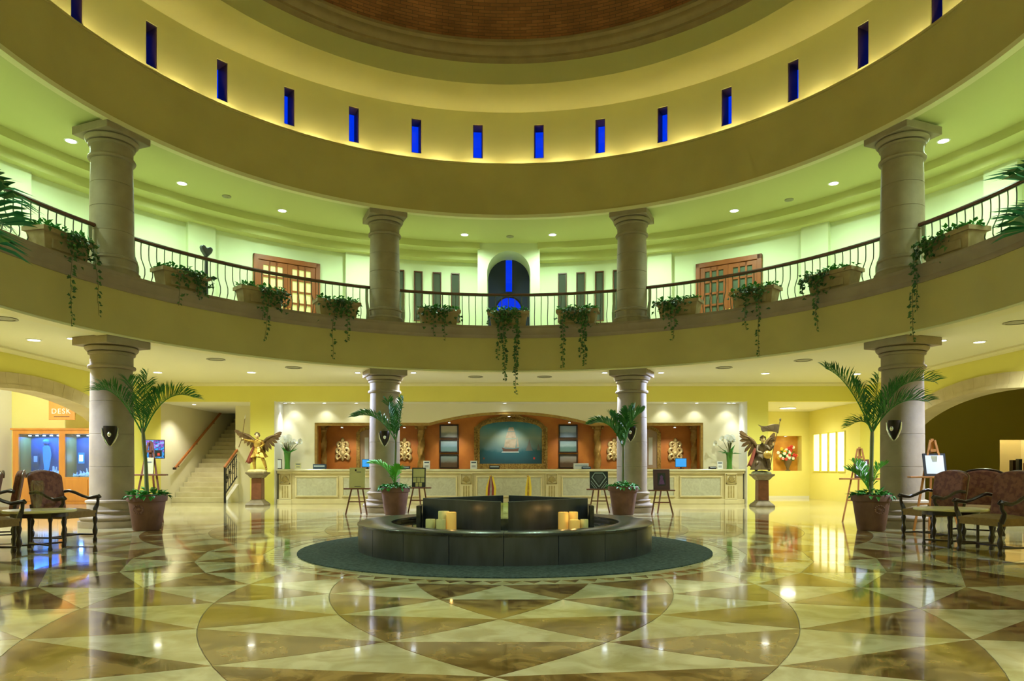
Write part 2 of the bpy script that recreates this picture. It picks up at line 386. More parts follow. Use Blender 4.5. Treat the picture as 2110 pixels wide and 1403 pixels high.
# corners added where the outline turns
for i in range(24):
    j = (i+1) % 24; a, b, c2, d2 = hole[i], hole[j], outer[j], outer[i]
    ring = [a, b, c2]
    if abs(c2.x-d2.x) > 1e-4 and abs(c2.y-d2.y) > 1e-4:
        cx_ = c2.x if abs(abs(c2.x)-19) < 1e-3 else d2.x
        cy_ = c2.y if (abs(c2.y-y0) < 1e-3 or abs(c2.y-y1) < 1e-3) else d2.y
        ring.append(Vector((cx_, cy_, 0)))
    ring.append(d2)
    mb.add(ring, [tuple(range(len(ring)))])
floor = struct(mb.build('floor', 'marble_field', smooth=False), 'polished cream marble floor of the lobby')
g = MB(); g.add([(r_*math.sin(2*PI*i/48), FY-r_*math.cos(2*PI*i/48), -0.006) for r_ in (8.3,) for i in range(48)], [tuple(range(48))])
g.build('grout_bed', 'grout', floor, smooth=False)
def polar_edge(k0, i0, k1, i1, n=4):
    out = []
    for s_ in range(n):
        t = s_/n; r_ = RR[k0]+(RR[k1]-RR[k0])*t; a = rad(7.5*(i0+(i1-i0)*t))
        out.append(Vector((r_*math.sin(a), -r_*math.cos(a), 0)))
    return out
def tile_mesh(poly, name, mat, inset=0.005):
    c = sum(poly, Vector())/len(poly); top = []
    for p in poly:
        d = (c-p); top.append(p+d.normalized()*min(inset, d.length*0.3))
    k = len(poly); m_ = MB()
    m_.add([(p.x, p.y, 0) for p in top]+[(p.x, p.y, -0.006) for p in top], [tuple(range(k))]+[(i, k+i, k+(i+1) % k, (i+1) % k) for i in range(k)])
    me = m_.mesh(name); me.materials.append(MATS[mat]); return me
def lay(me, name, n, off):
    for i in range(n):
        o = bpy.data.objects.new(name, me); C.objects.link(o); o.parent = floor
        o.location = (0, FY, 0); o.rotation_euler = (0, 0, 2*PI*i/n+off)
for j in range(6):                            # inner halves, pale: apex ring j, base ring j+1
    e = j % 2
    poly = polar_edge(j, e, j+1, e+1)+[Vector(ringpt(j+1, e+1))-Vector((0, FY, 0))]
    poly = polar_edge(j, e, j+1, e+1)+polar_edge(j+1, e+1, j+1, e-1, 1)+polar_edge(j+1, e-1, j, e)
    lay(tile_mesh(poly, 'marble_tile', 'marble_light'), 'marble_tile', 24, 0)
for j in range(-1, 5):                        # outer halves, brown: base ring j+1, apex ring j+2
    e = j % 2
    poly = polar_edge(j+1, e-1, j+1, e+1, 1)+polar_edge(j+1, e+1, j+2, e)+polar_edge(j+2, e, j+1, e-1)
    lay(tile_mesh(poly, 'marble_tile_brown', 'marble_brown'), 'marble_tile_brown', 24, 0)
bd = MB(); inn = []
for i in range(24):
    a = ringpt(0, 2*i); b = ringpt(0, 2*i+2)
    pts = [a, b]+[Vector((2.6*math.sin(rad(15*i+15-15*q/4)), FY-2.6*math.cos(rad(15*i+15-15*q/4)), 0)) for q in range(5)]
    bd.add([(p.x, p.y, -0.002) for p in pts], [tuple(range(7))])
bd.build('border_ring', 'marble_light', floor, smooth=False)
s3 = []
for rr_, aa in ((3.19, -1.85), (3.19, 1.85), (3.36, 0)):
    s3.append(Vector((rr_*math.sin(rad(aa)), -rr_*math.cos(rad(aa)), 0)))
lay(tile_mesh(s3, 'border_triangle', 'marble_brown', 0.003), 'border_triangle', 96, rad(1.875))

# ---- balcony front, ledge, gallery slab
o = MB().sweep([(RB, ZB), (RB+0.35, ZB), (RB+0.35, ZL0), (RB, ZL0)], 144).build('wall_balcony', 'paint_ochre'); struct(o, 'curved ochre balcony front below the stone ledge')
o = MB().sweep([(RB-0.035, ZB-0.05), (RB+0.30, ZB-0.05), (RB+0.30, ZB+0.0), (RB-0.01, ZB+0.0), (RB-0.035, ZB-0.02)], 144).build('trim_1', 'paint_trim'); struct(o, 'pale bead along the bottom edge of the balcony')
o = MB().sweep([(RB-0.02, ZL0), (RB+0.85, ZL0), (RB+0.85, ZL1), (RB-0.09, ZL1), (RB-0.10, ZL1-0.07), (RB-0.07, ZL1-0.12), (RB-0.07, ZL1-0.25), (RB-0.03, ZL1-0.29)], 144).build('trim_2', 'stone_ledge'); struct(o, 'brown stone ledge capping the balcony')
o = MB().sweep([(RB+0.35, 4.3), (11.9, 4.3), (11.9, 4.72), (RB+0.35, 4.72)], 144).build('floor_gallery', 'marble_field'); struct(o, 'upper gallery floor')
# ---- ground ceiling (rectangle with a round well)
mb = MB(); nn = 96
for i in range(nn):
    q = []
    for a in (2*PI*i/nn, 2*PI*(i+1)/nn):
        q.append(pol(RB+0.2, a, ZC))
    for a in (2*PI*(i+1)/nn, 2*PI*i/nn):
        d = pol(1, a); t = 1e9
        if abs(d.x) > 1e-6: t = min(t, 19/abs(d.x))
        if abs(d.y) > 1e-6: t = min(t, (18 if d.y > 0 else 15)/abs(d.y))
        q.append(Vector((d.x*t, d.y*t, ZC)))
    mb.add(q, [(0,1,2,3)])
o = mb.build('ceiling', 'paint_ceiling', smooth=False); struct(o, 'pale ground floor ceiling round the well')
ZS = 3.80; RS = 10.4
o = MB().sweep([(RB+0.2, ZS), (RS, ZS), (RS, ZC-0.001), (RB+0.2, ZC-0.001)], 144).build('ceiling_soffit', 'paint_ceiling'); struct(o, 'slightly lower ring of ceiling round the well')
def PC(px, py):
    p = PZ(px, py, ZS)
    return p if math.hypot(p.x, p.y) < RS-0.1 else PZ(px, py, ZC)
# ---- upper drum face, gallery ceiling with stepped cornice
o = MB().sweep([(RB, ZU), (RB+0.18, ZU), (RB+0.18, ZUT), (RB, ZUT)], 144).build('wall_drum', 'paint_ochre'); struct(o, 'broad curved ochre band above the upper columns')
o = MB().sweep([(RB-0.03, ZU-0.04), (RB+0.12, ZU-0.04), (RB+0.12, ZU+0.05), (RB-0.03, ZU+0.05)], 144).build('trim_3', 'paint_trim'); struct(o, 'pale bead along the bottom of the upper band')
o = MB().sweep([(RB-0.03, ZUT-0.02), (RB+0.22, ZUT-0.02), (RB+0.22, ZUT+0.03), (RB-0.03, ZUT+0.03)], 144).build('trim_4', 'paint_ochre'); struct(o, 'ochre lip in front of the light cove')
GA = rad(4.75)
o = MB().sweep([(RB+0.1, 8.05), (10.6, 8.05), (10.6, 8.4), (RB+0.1, 8.4)], 144).sweep([(10.6, 8.05), (10.6, 7.86), (11.05, 7.86), (11.05, 7.64), (11.6, 7.64), (11.6, 8.4), (10.6, 8.4)], 140, GA, 2*PI-GA).sweep([(10.6, 8.05), (11.7, 8.05), (11.7, 8.4), (10.6, 8.4)], 6, -GA, GA).build('ceiling_gallery', 'paint_ceiling_upper'); struct(o, 'gallery ceiling with stepped cornice')
# ---- cove trough floor and rope light
o = MB().sweep([(RB+0.1, 8.95), (9.05, 8.95), (9.05, 9.08), (RB+0.1, 9.08)], 96).build('trim_5', 'paint_drum'); struct(o)
cv = thing('cove_light', 'warm rope light hidden in the cove under the slit windows', 'cove light', (0, 0, 9.33))
cvm = MB().sweep([(8.41, 0), (8.46, 0), (8.46, 0.05), (8.41, 0.05)], 3, 0, rad(4.6)).mesh('rope_section'); cvm.materials.append(MATS['cove'])
for k in range(48):
    o = bpy.data.objects.new('rope_section', cvm); C.objects.link(o); o.parent = cv; o.rotation_euler = (0, 0, rad(7.5*k))
MB().sweep([(8.38, -0.02), (8.49, -0.02), (8.49, 0.0), (8.38, 0.0)], 96).build('tray', 'paint_drum', cv)
# ---- clerestory wall with slit windows
RW = 8.60; TW = 0.45; DW = rad(11.25); HA = 0.135/RW; ZW0 = 9.75; ZW1 = 10.68
mb = MB()
mb.sweep([(RW, 9.0), (RW+TW, 9.0), (RW+TW, ZW0), (RW, ZW0)], 192)
mb.sweep([(RW, ZW1), (RW+TW, ZW1), (RW+TW, 11.35), (RW, 11.35)], 192)
for k in range(32):
    c = (k+0.5)*DW
    mb.sweep([(RW, ZW0), (RW+TW, ZW0), (RW+TW, ZW1), (RW, ZW1)], 6, c+HA, c+DW-HA)
o = mb.build('wall_clerestory', 'paint_drum'); struct(o, 'olive cream drum wall pierced by slit windows')
wi = 0
for k in range(-8, 8):
    c = (k+0.5)*DW; wi += 1
    p = pol(RW+TW-0.06, c, ZW0); t = bpy.data.objects.new('window_%d' % wi, None); C.objects.link(t); t.location = p; t.rotation_euler = (0, 0, -c)
    struct(t, 'tall slit window high in the drum wall showing blue dusk sky'); t['group'] = 'slit windows of the drum'
    hw = 0.145; h = ZW1-ZW0; fr = MB()
    fr.box((-hw, -0.36, 0), (-hw+0.025, 0.03, h)); fr.box((hw-0.025, -0.36, 0), (hw, 0.03, h)); fr.box((-hw, -0.36, 0), (hw, 0.03, 0.02)); fr.box((-hw, -0.36, h-0.02), (hw, 0.03, h))  # frame deepened into a dark lining that colours in the reveal's shade
    fr.build('window_frame', 'frame_reveal_shade', t, smooth=False)
    MB().box((-hw+0.03, -0.006, 0.02), (hw-0.025, 0.006, h-0.02)).build('pane', 'glass_window', t, smooth=False)
# ---- soffit, upper drum ring, dome
o = MB().sweep([(7.15, 11.03), (RW+TW, 11.03), (RW+TW, 11.7), (7.15, 11.7)], 144).build('wall_dome_ring', 'paint_drum'); struct(o, 'plain ring below the brick dome')
o = MB().sweep([(7.13, 11.56), (6.98, 11.60), (6.98, 11.66), (6.90, 11.70), (6.86, 11.78), (6.86, 11.86), (6.78, 11.90), (6.78, 11.97), (7.3, 11.97), (7.3, 11.56)], 144).build('trim_6', 'dome_lip'); struct(o, 'brown moulded stone ring at the foot of the dome')
prof = []
for i in range(19):
    a = rad(90*i/18); prof.append((6.85*math.cos(a), 11.95+4.4*math.sin(a)))
o = MB().lathe(prof, 96, cap=False).build('ceiling_dome', 'dome_brick'); struct(o, 'shallow brick dome')
# ---- upper gallery back wall
RG = 11.4
AH = 3.3
mb = MB().sweep([(RG, 4.5), (RG+0.25, 4.5), (RG+0.25, 8.3), (RG, 8.3)], 150, rad(AH), 2*PI-rad(AH))
o = mb.build('wall_gallery', 'paint_gallery'); struct(o, 'curved pale green gallery wall')
pi_ = 0
for a in (-69, -46.3, -23.8, 23.8, 46.3, 69):
    pi_ += 1
    o = MB().box((-0.36, -0.16, 0), (0.36, 0.05, 7.72-4.72)).build('trim_%d' % (10+pi_), 'paint_gallery', smooth=False)
    o.location = pol(RG, rad(a), 4.72); o.rotation_euler = (0, 0, -rad(a)); struct(o, 'pale flat pilaster on the gallery wall'); o['group'] = 'gallery pilasters'
# arched alcove block
ya, yb = 10.63, 11.62
arc = arcpts(0, 7.16, 0.66, 0.66, 0, PI, 20)
poly = [(-0.95, 4.72), (-0.66, 4.72)]+[(x, z) for x, z in reversed(arc)]+[(0.66, 4.72), (0.95, 4.72), (0.95, 8.06), (-0.95, 8.06)]
o = MB().prism(poly, lambda u, v, d: (u, d, v), ya, yb).build('wall_alcove', 'paint_gallery'); struct(o, 'pale arched alcove surround at the end of the gallery')
def half(sg):
    ar = arcpts(0, 6.23, 0.39, 0.39, PI, PI/2, 10)
    return [(sg*x, z) for x, z in [(-0.70, 4.72), (-0.39, 4.72)]+ar+[(0, 6.80), (-0.10, 6.80), (-0.10, 7.84), (-0.70, 7.84)]]
mb = MB()
for sg in (1, -1): mb.prism(half(sg), lambda u, v, d: (u, d, v), 11.56, 11.64)
o = mb.build('wall_alcove_back', 'navy_wall', smooth=False); struct(o, 'dark navy end wall of the alcove')
t = bpy.data.objects.new('window_40', None); C.objects.link(t); t.location = (0, 11.6, 4.72); struct(t, 'narrow slit and arched window with blue sky in the alcove')
MB().box((-0.1, -0.005, 2.08), (0.1, 0.005, 3.12)).build('pane', 'glass_window', t, smooth=False)
MB().prism([(-0.39, 0), (0.39, 0)]+[(x, z-4.72) for x, z in arcpts(0, 6.23, 0.39, 0.39, 0, PI, 16)], lambda u, v, d: (u, d, v), -0.005, 0.005).build('pane', 'glass_window', t, smooth=False)
MB().tube([(x, -0.03, z-4.72) for x, z in arcpts(0, 6.23, 0.41, 0.41, 0, PI, 16)], 0.025).build('window_frame', 'wood_dark', t)
# slot windows on the gallery wall
k = 40
for a in (-17.2, -14.35, -11.4, -8.5, 8.5, 11.4, 14.35, 17.2):
    k += 1; t = bpy.data.objects.new('window_%d' % k, None); C.objects.link(t); t.location = pol(RG-0.02, rad(a), 5.75); t.rotation_euler = (0, 0, -rad(a))
    struct(t, 'narrow dark window with brown frame on the gallery wall'); t['group'] = 'slot windows on the gallery wall'
    h = 1.55; hw = 0.135; fr = MB()
    fr.box((-hw, -0.04, 0), (-hw+0.025, 0.05, h)); fr.box((hw-0.025, -0.04, 0), (hw, 0.05, h)); fr.box((-hw, -0.04, h-0.035), (hw, 0.05, h)); fr.box((-hw, -0.04, 0), (hw, 0.05, 0.03))
    fr.build('window_frame', 'wood_rail', t, smooth=False)
    MB().box((-hw+0.025, 0.0, 0.03), (hw-0.025, 0.015, h-0.035)).build('pane', 'pane_slot', t, smooth=False)
# gallery double doors
def double_door(n, ang, pane, label):
    t = bpy.data.objects.new('door_%d' % n, None); C.objects.link(t); t.location = pol(RG-0.06, rad(ang), 4.72); t.rotation_euler = (0, 0, -rad(ang)); struct(t, label)
    W, H = 1.90, 2.48; fr = MB()
    fr.box((-W/2, -0.07, 0), (-W/2+0.13, 0.08, H)); fr.box((W/2-0.13, -0.07, 0), (W/2, 0.08, H)); fr.box((-W/2, -0.07, H-0.14), (W/2, 0.08, H))
    fr.build('door_frame', 'door_wood', t, smooth=False, bevel=0.01)
    lw = (W-0.26)/2
    for s_ in (-1, 1):
        xa = -lw if s_ < 0 else 0.0; xb = xa+lw
        lf = MB(); cols = 3; rows = 6; mx = 0.11; m0 = 0.10
        pw = (lw-2*mx)/cols; ph = (H-0.14-2*m0-0.1)/rows; bar = 0.055
        lf.box((xa+0.004, -0.04, 0.01), (xa+mx+bar/2, 0.02, H-0.15)); lf.box((xb-mx-bar/2, -0.04, 0.01), (xb-0.004, 0.02, H-0.15))
        for c_ in range(1, cols): lf.box((xa+mx+c_*pw-bar/2, -0.035, 0.01), (xa+mx+c_*pw+bar/2, 0.02, H-0.15))
        for r_ in range(rows+1):
            z = m0+0.1+r_*ph; e = 0.07 if r_ in (0, rows) else 0
            lf.box((xa+mx, -0.035, max(0.01, z-bar/2-2*e*(r_ == 0))), (xb-mx, 0.02, min(H-0.15, z+bar/2+2*e*(r_ == rows))))
        leaf = lf.build('door_leaf', 'door_wood', t, smooth=False)
        for c_ in range(cols):
            for r_ in range(rows):
                z = m0+0.1+r_*ph; x = xa+mx+c_*pw
                MB().box((x+bar/2, 0.0, z+bar/2), (x+pw-bar/2, 0.012, z+ph-bar/2)).build('pane', pane, leaf, smooth=False)
        kx = xb-0.05 if s_ < 0 else xa+0.05
        MB().ball((kx, -0.085, 1.02), 0.03).tube([(kx, -0.03, 1.02), (kx, -0.085, 1.02)], 0.012).build('door_knob', 'gold', leaf)
double_door(1, -34.2, 'pane_lit', 'wooden double door with glowing yellow panes on the gallery')
double_door(2, 34.0, 'pane_dull', 'wooden double door with dull green panes on the gallery')

# ---- ground floor side walls with wide arches
def side_wall(sx, name, label):
    yc, zs = 6.1, 1.5; a_, b_ = 4.4, 1.58
    ar = [(yc+a_*math.cos(t), zs+b_*math.sin(t)) for t in [PI*i/40 for i in range(41)]]
    poly = [(-14.5, 0), (yc-a_, 0)]+ar[::-1]+[(yc+a_, 0), (12.6 if sx < 0 else 12.4, 0), (12.6 if sx < 0 else 12.4, ZC), (-14.5, ZC)]
    o = MB().prism(poly, lambda u, v, d: (sx*d, u, v), WX, WX+0.5).build(name, 'paint_yellow'); struct(o, label)
    # stone archivolt proud of the wall
    n = 34; t = bpy.data.objects.new('stone_arch', None); C.objects.link(t); t.parent = o; outr = []
    for i in range(n):
        t0, t1 = PI*i/n+0.0006, PI*(i+1)/n-0.0006; m_ = MB(); q = []
        for (ea, eb) in ((0, 0), (0.36, 0.35)):
            q.append([(yc+(a_+ea)*math.cos(tt), zs+(b_+eb)*math.sin(tt)) for tt in (t0, (t0+t1)/2, t1)])
        m_.prism(q[0]+q[1][::-1], lambda u, v, d: (sx*d, u, v), WX-0.05, WX+0.03)
        q2 = [[(yc+(a_+ea)*math.cos(tt), zs+(b_+eb)*math.sin(tt)) for tt in (t0, (t0+t1)/2, t1)] for (ea, eb) in ((0.0, 0.0), (0.075, 0.075))]
        m_.prism(q2[0]+q2[1][::-1], lambda u, v, d: (sx*d, u, v), WX-0.07, WX-0.04)
        q3 = [[(yc+(a_+ea)*math.cos(tt), zs+(b_+eb)*math.sin(tt)) for tt in (t0, (t0+t1)/2, t1)] for (ea, eb) in ((-0.02, -0.02), (0.0, 0.0))]
        m_.prism(q3[0]+q3[1][::-1], lambda u, v, d: (sx*d, u, v), WX-0.07, WX+0.52)
        m_.build('voussoir', 'stone_arch', t)
    for s_ in (-1, 1):
        yy = yc+s_*(a_+0.17)
        MB().box((min(sx*(WX-0.06), sx*(WX+0.02)), yy-0.17, 0), (max(sx*(WX-0.06), sx*(WX+0.02)), yy+0.17, 1.5)).build('jamb', 'stone_arch', t, smooth=False)
    return t
t = side_wall(-1, 'wall_left', 'yellow side wall with wide arch to the aquarium room'); t['label'] = 'wide stone arch in front of the aquarium cabinet room'
t = side_wall(1, 'wall_right', 'yellow side wall with wide arch to the dim olive room'); t['label'] = 'wide stone arch in front of the dim olive room'
def bxs(name, a, b, mat, label=None, bevel=0.0):
    return struct(MB().box(a, b).build(name, mat, smooth=False, bevel=bevel), label)
bxs('wall_front', (-19, -15, 0), (19, -14.5, 4.3), 'paint_yellow')
ZH = 3.36
# header and piers of the rear wall
bxs('wall_back', (-WX, WY, ZH), (WX, WY+0.3, ZC), 'paint_yellow', 'yellow header above the stair, reception and flower niche')
XP = (-8.44, -7.66, 7.78, 8.46)
bxs('wall_pier_stair', (XP[0], WY, 0), (XP[1], 13.9, ZH), 'paint_yellow', 'yellow pier between the stair and the reception')
bxs('wall_pier_niche', (XP[2], WY, 0), (XP[3], 17.3, ZH), 'paint_yellow', 'yellow pier between the reception and the flower niche')
bxs('trim_40', (XP[1], WY+0.01, 0), (XP[1]+0.015, 12.95, ZH), 'paint_white', 'white reveal of the stair side pier'); bxs('trim_41', (XP[2]-0.015, WY+0.01, 0), (XP[2], 12.95, ZH), 'paint_white', 'white reveal of the niche side pier')
cornice = [(0, -0.06), (0.10, -0.06), (0.14, -0.02), (0.14, 0.03), (0.05, 0.06), (0.05, 0.10), (0, 0.10)]
mb = MB().prism([(WY-0.16, ZC-0.001), (WY-0.16, ZC-0.04), (WY-0.10, ZC-0.08), (WY-0.04, ZC-0.10), (WY, ZC-0.10), (WY, ZC-0.001)], lambda u, v, d: (d, u, v), -WX, WX)
struct(mb.build('trim_20', 'paint_trim', smooth=False), 'pale cornice along the rear wall')
for sx, n in ((-1, 21), (1, 22)):
    mb = MB().prism([(WX-0.16, ZC-0.001), (WX-0.16, ZC-0.04), (WX-0.10, ZC-0.08), (WX-0.04, ZC-0.10), (WX, ZC-0.10), (WX, ZC-0.001)], lambda u, v, d: (sx*u, d, v), -14.5, WY-0.16)
    struct(mb.build('trim_%d' % n, 'paint_trim', smooth=False), 'pale cornice along the side wall')
# soffit over reception / stair / alcove
bxs('ceiling_reception', (-WX-0.2, WY+0.3, ZH), (WX, 17.4, ZH+0.12), 'paint_white')
# reception screen wall with arched opening
YS = 12.95; DS = YS-CY
xl, xr = X_(648, DS), X_(1449, DS); xa, xb = X_(884, DS), X_(1218, DS); zt = Z_(871, DS); za = Z_(848, DS)
def flatarc(x0_, x1_, z0_, z1_, n):
    c = (x1_-x0_)/2; h = z1_-z0_; R = (c*c+h*h)/(2*h); th = math.asin(c/R); cx_ = (x0_+x1_)/2; cz_ = z1_-R
    return [(cx_+R*math.sin(-th+2*th*i/n), cz_+R*math.cos(-th+2*th*i/n)) for i in range(n+1)]
poly = [(XP[1], 0), (xl, 0), (xl, zt)]+flatarc(xa, xb, zt, za, 24)+[(xr, zt), (xr, 0), (XP[2], 0), (XP[2], ZH), (XP[1], ZH)]
o = MB().prism(poly, lambda u, v, d: (u, d, v), YS, YS+0.25).build('wall_reception_screen', 'paint_cream', smooth=False); struct(o, 'cream wall with flat arched opening behind the reception counter')
YO = 14.20; DO = YO-CY
bxs('wall_reception_back', (xl-0.3, YO, 0), (xr+0.3, YO+0.15, ZH), 'paint_orange', 'terracotta orange wall behind the reception')
bxs('wall_reception_side', (xl-0.3, YS+0.25, 0), (xl-0.02, YO, ZH), 'paint_orange'); bxs('wall_reception_side_niche', (xr+0.02, YS+0.25, 0), (xr+0.3, YO, ZH), 'paint_orange')
# gilt moulding round the opening
pth = [(xl, 1.0), (xl, zt)]+flatarc(xa, xb, zt, za, 24)+[(xr, zt), (xr, 1.0)]
inner = [(x, z-0.09) if i not in (0, 1, len(pth)-2, len(pth)-1) else ((x+0.08) if i < 2 else (x-0.08), z-(0.09 if i in (1, len(pth)-2) else 0)) for i, (x, z) in enumerate(pth)]
o = MB().prism(pth+inner[::-1], lambda u, v, d: (u, d, v), YS+0.03, YS+0.2).build('trim_23', 'gold_column', smooth=False); struct(o, 'dull gilt moulding lining the reception arch')
# stair hall
bxs('wall_stair_side', (-9.62, 13.9, 0), (-8.44, 14.1, ZH), 'paint_cream', 'cream wall beside the stair balustrade')
bxs('wall_stair_inner', (-9.62, 14.1, 0), (-9.50, 19.5, 5.2), 'paint_cream')
bxs('wall_stair_left', (-WX-0.12, 12.6, 0), (-WX+0.0, 19.5, 5.2), 'paint_cream', 'cream wall carrying the stair handrail')
bxs('wall_stair_end', (-WX-0.12, 19.5, 0), (-9.5, 19.7, 5.2), 'paint_yellow')
bxs('ceiling_stair', (-WX-0.12, 17.4, 5.2), (-9.5, 19.7, 5.3), 'paint_yellow'); bxs('wall_stair_head', (-WX-0.12, 17.35, 3.4), (-9.5, 17.45, 5.2), 'paint_yellow')
# flower niche alcove
YA = 16.4; DA = YA-CY
nx0, nx1 = X_(1593, DA), X_(1652, DA); nz0, nz1 = Z_(970, DA), Z_(898, DA)
poly = [(XP[3], 0), (WX, 0), (WX, ZH), (XP[3], ZH)]
mb = MB()
mb.box((XP[3], YA, 0), (nx0, YA+0.4, ZH)); mb.box((nx1, YA, 0), (WX, YA+0.4, ZH)); mb.box((nx0, YA, 0), (nx1, YA+0.4, nz0)); mb.box((nx0, YA, nz1), (nx1, YA+0.4, ZH))
bxs('wall_niche_side', (WX, 12.4, 0), (WX+0.3, 17.3, ZC), 'paint_lemon', 'pale yellow side wall with four backlit slots')
struct(mb.build('wall_niche_back', 'paint_lemon', smooth=False), 'yellow wall holding the flower niche')
bxs('wall_niche_inside', (nx0-0.02, YA+0.40, nz0-0.02), (nx1+0.02, YA+0.44, nz1+0.02), 'paint_niche', 'orange back of the flower niche')
bxs('baseboard_niche', (XP[3], YA-0.02, 0), (WX-0.02, YA, 0.10), 'trim_white'); 
# four backlit slots on the alcove's side wall
k = 60
for (pa, pb) in ((1677.6, 1690), (1693.5, 1706.5), (1710, 1723.5), (1727, 1741.5)):
    k += 1; da, db = (WX-CX)*F/(pb-1055), (WX-CX)*F/(pa-1055); t = bpy.data.objects.new('window_%d' % k, None); C.objects.link(t); t.location = (WX, CY+(da+db)/2, 1.07)
    struct(t, 'tall backlit slot glowing warm white beside the flower niche'); t['group'] = 'backlit slots by the flower niche'
    hw = (db-da)/2; h = 1.37; fr = MB()
    fr.box((-0.035, -hw-0.03, -0.03), (0.02, -hw, h+0.03)); fr.box((-0.035, hw, -0.03), (0.02, hw+0.03, h+0.03)); fr.box((-0.035, -hw, -0.03), (0.02, hw, 0)); fr.box((-0.035, -hw, h), (0.02, hw, h+0.03))
    fr.build('window_frame', 'paint_yellow', t, smooth=False)
    MB().box((-0.012, -hw, 0), (-0.004, hw, h)).build('pane', 'backlit', t, smooth=False)
# side rooms behind the arches
YR = 12.9
bxs('wall_left_room_back', (-19, YR, 0), (-WX-0.13, YR+0.2, ZC), 'paint_lemon', 'yellow back wall above the aquarium cabinet')
xw = X_(24, YR-CY)
bxs('wall_left_room_side', (xw-0.2, 3.0, 0), (xw, YR, ZC), 'paint_white', 'pale side wall of the aquarium room')
bxs('wall_left_room_front', (-19, 1.0, 0), (-WX-0.5, 1.2, ZC), 'paint_yellow')
bxs('wall_left_room_end', (-19.2, 1.0, 0), (-19, YR, ZC), 'paint_yellow')
rx0, rx1 = X_(2060, YR-CY), X_(2150, YR-CY); rz0, rz1 = Z_(973, YR-CY), Z_(906, YR-CY)
mb = MB(); mb.box((WX+0.5, YR, 0), (rx0, YR+0.25, ZC)); mb.box((rx1, YR, 0), (19, YR+0.25, ZC)); mb.box((rx0, YR, 0), (rx1, YR+0.25, rz0)); mb.box((rx0, YR, rz1), (rx1, YR+0.25, ZC))
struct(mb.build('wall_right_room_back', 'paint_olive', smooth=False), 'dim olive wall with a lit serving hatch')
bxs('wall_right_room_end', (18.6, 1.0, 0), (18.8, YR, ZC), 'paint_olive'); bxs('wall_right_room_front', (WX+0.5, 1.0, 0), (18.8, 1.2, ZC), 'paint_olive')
mb = MB(); mb.box((rx0-0.1, YR+1.2, 0), (rx1+0.1, YR+1.3, ZC)); mb.box((rx0-0.2, YR+0.25, 0), (rx0-0.1, YR+1.3, ZC)); mb.box((rx1+0.1, YR+0.25, 0), (rx1+0.2, YR+1.3, ZC))
struct(mb.build('wall_hatch_inside', 'paint_cream', smooth=False), 'cream room seen through the hatch')
bxs('trim_30', (rx0-0.12, YR-0.10, rz0-0.06), (rx1+0.1, YR+0.3, rz0), 'wood_red', 'dark wooden sill of the hatch')
hl = thing('hatch_lamp', 'ceiling lamp inside the lit serving hatch room', 'lamp', ((rx0+rx1)/2, YR+0.75, ZC-0.03)); MB().lathe([(0.10, 0), (0.12, 0.03)], 16).build('trim_ring', 'trim_white', hl); MB().lathe([(0.085, -0.004), (0.09, 0.004)], 16).build('lens', 'lamp_white', hl); spot('hatch_spot', hl, (0, 0, -0.03), 190, (1, 0.85, 0.5), rad(150))

# ================================================================== STAIR
st = thing('staircase', 'pale stone staircase climbing between cream walls', 'staircase', (-10.56, 13.3, 0))
for i in range(19):
    MB().box((-1.03, 0.3*i, max(0, 0.17*i-0.25)), (0.92 if i > 2 else 0.93, 0.3*i+0.33, 0.17*(i+1))).build('stair_step', 'stair_stone', st, smooth=False, bevel=0.012)
mb = MB().prism([(-0.40, 0), (0.58, 0), (0.58, 0.62), (-0.40, 0.10)], lambda u, v, d: (d, u, v), 0.945, 1.06); mb.build('stringer', 'paint_white', st, smooth=False)
hr = thing('stair_handrail', 'orange wooden handrail fixed to the cream stair wall', 'handrail', (-11.47, 13.35, 1.18))
MB().bar((0, -0.02, 0), (0, 5.2, 5.2*0.573), 0.055, 0.09, (1, 0, 0)).build('rail', 'wood_orange', hr, smooth=False, bevel=0.015)
for yy in (0.25, 1.7, 3.2): MB().tube([(-0.12, yy, yy*0.573-0.10), (0, yy, yy*0.573-0.10), (0, yy, yy*0.573-0.03)], 0.012).build('bracket', 'iron_black', hr)
MB().box((-0.05, -0.10, -0.06), (0.04, 0.0, 0.02)).build('end_scroll', 'wood_dark', hr, bevel=0.01)
bl = thing('stair_balustrade', 'black iron stair balustrade with orange wooden rail and scroll work', 'balustrade', (-9.57, 12.86, 0))
sl = 0.56
MB().box((-0.03, -0.03, 0), (0.03, 0.03, 1.20)).build('newel', 'iron_black', bl, bevel=0.006)
MB().bar((0, -0.03, 1.20), (0, 1.30, 1.20+sl*1.33), 0.075, 0.07, (1, 0, 0)).build('handrail', 'wood_orange', bl, smooth=False, bevel=0.012)
MB().bar((0, 0, 0.30), (0, 1.22, 0.30+sl*1.22), 0.03, 0.035, (1, 0, 0)).build('bottom_rail', 'iron_black', bl)
MB().bar((0, 0.02, 1.08), (0, 1.22, 1.08+sl*1.20), 0.025, 0.025, (1, 0, 0)).build('top_rail', 'iron_black', bl)
for i in range(7):
    y = 0.16+i*0.165; z = 0.30+sl*y
    MB().bar((0, y, z), (0, y, z+0.80), 0.02, 0.02).build('baluster', 'iron_black', bl)
for i in range(4):
    y = 0.16+i*0.29; z = 0.30+sl*y
    MB().tube([(0, y+0.10*math.cos(t)*(1-0.5*t/9), z+0.42+0.20*math.sin(t)*(1-0.5*t/9)) for t in [q*0.45 for q in range(22)]], 0.010, 6).build('scroll', 'iron_black', bl)

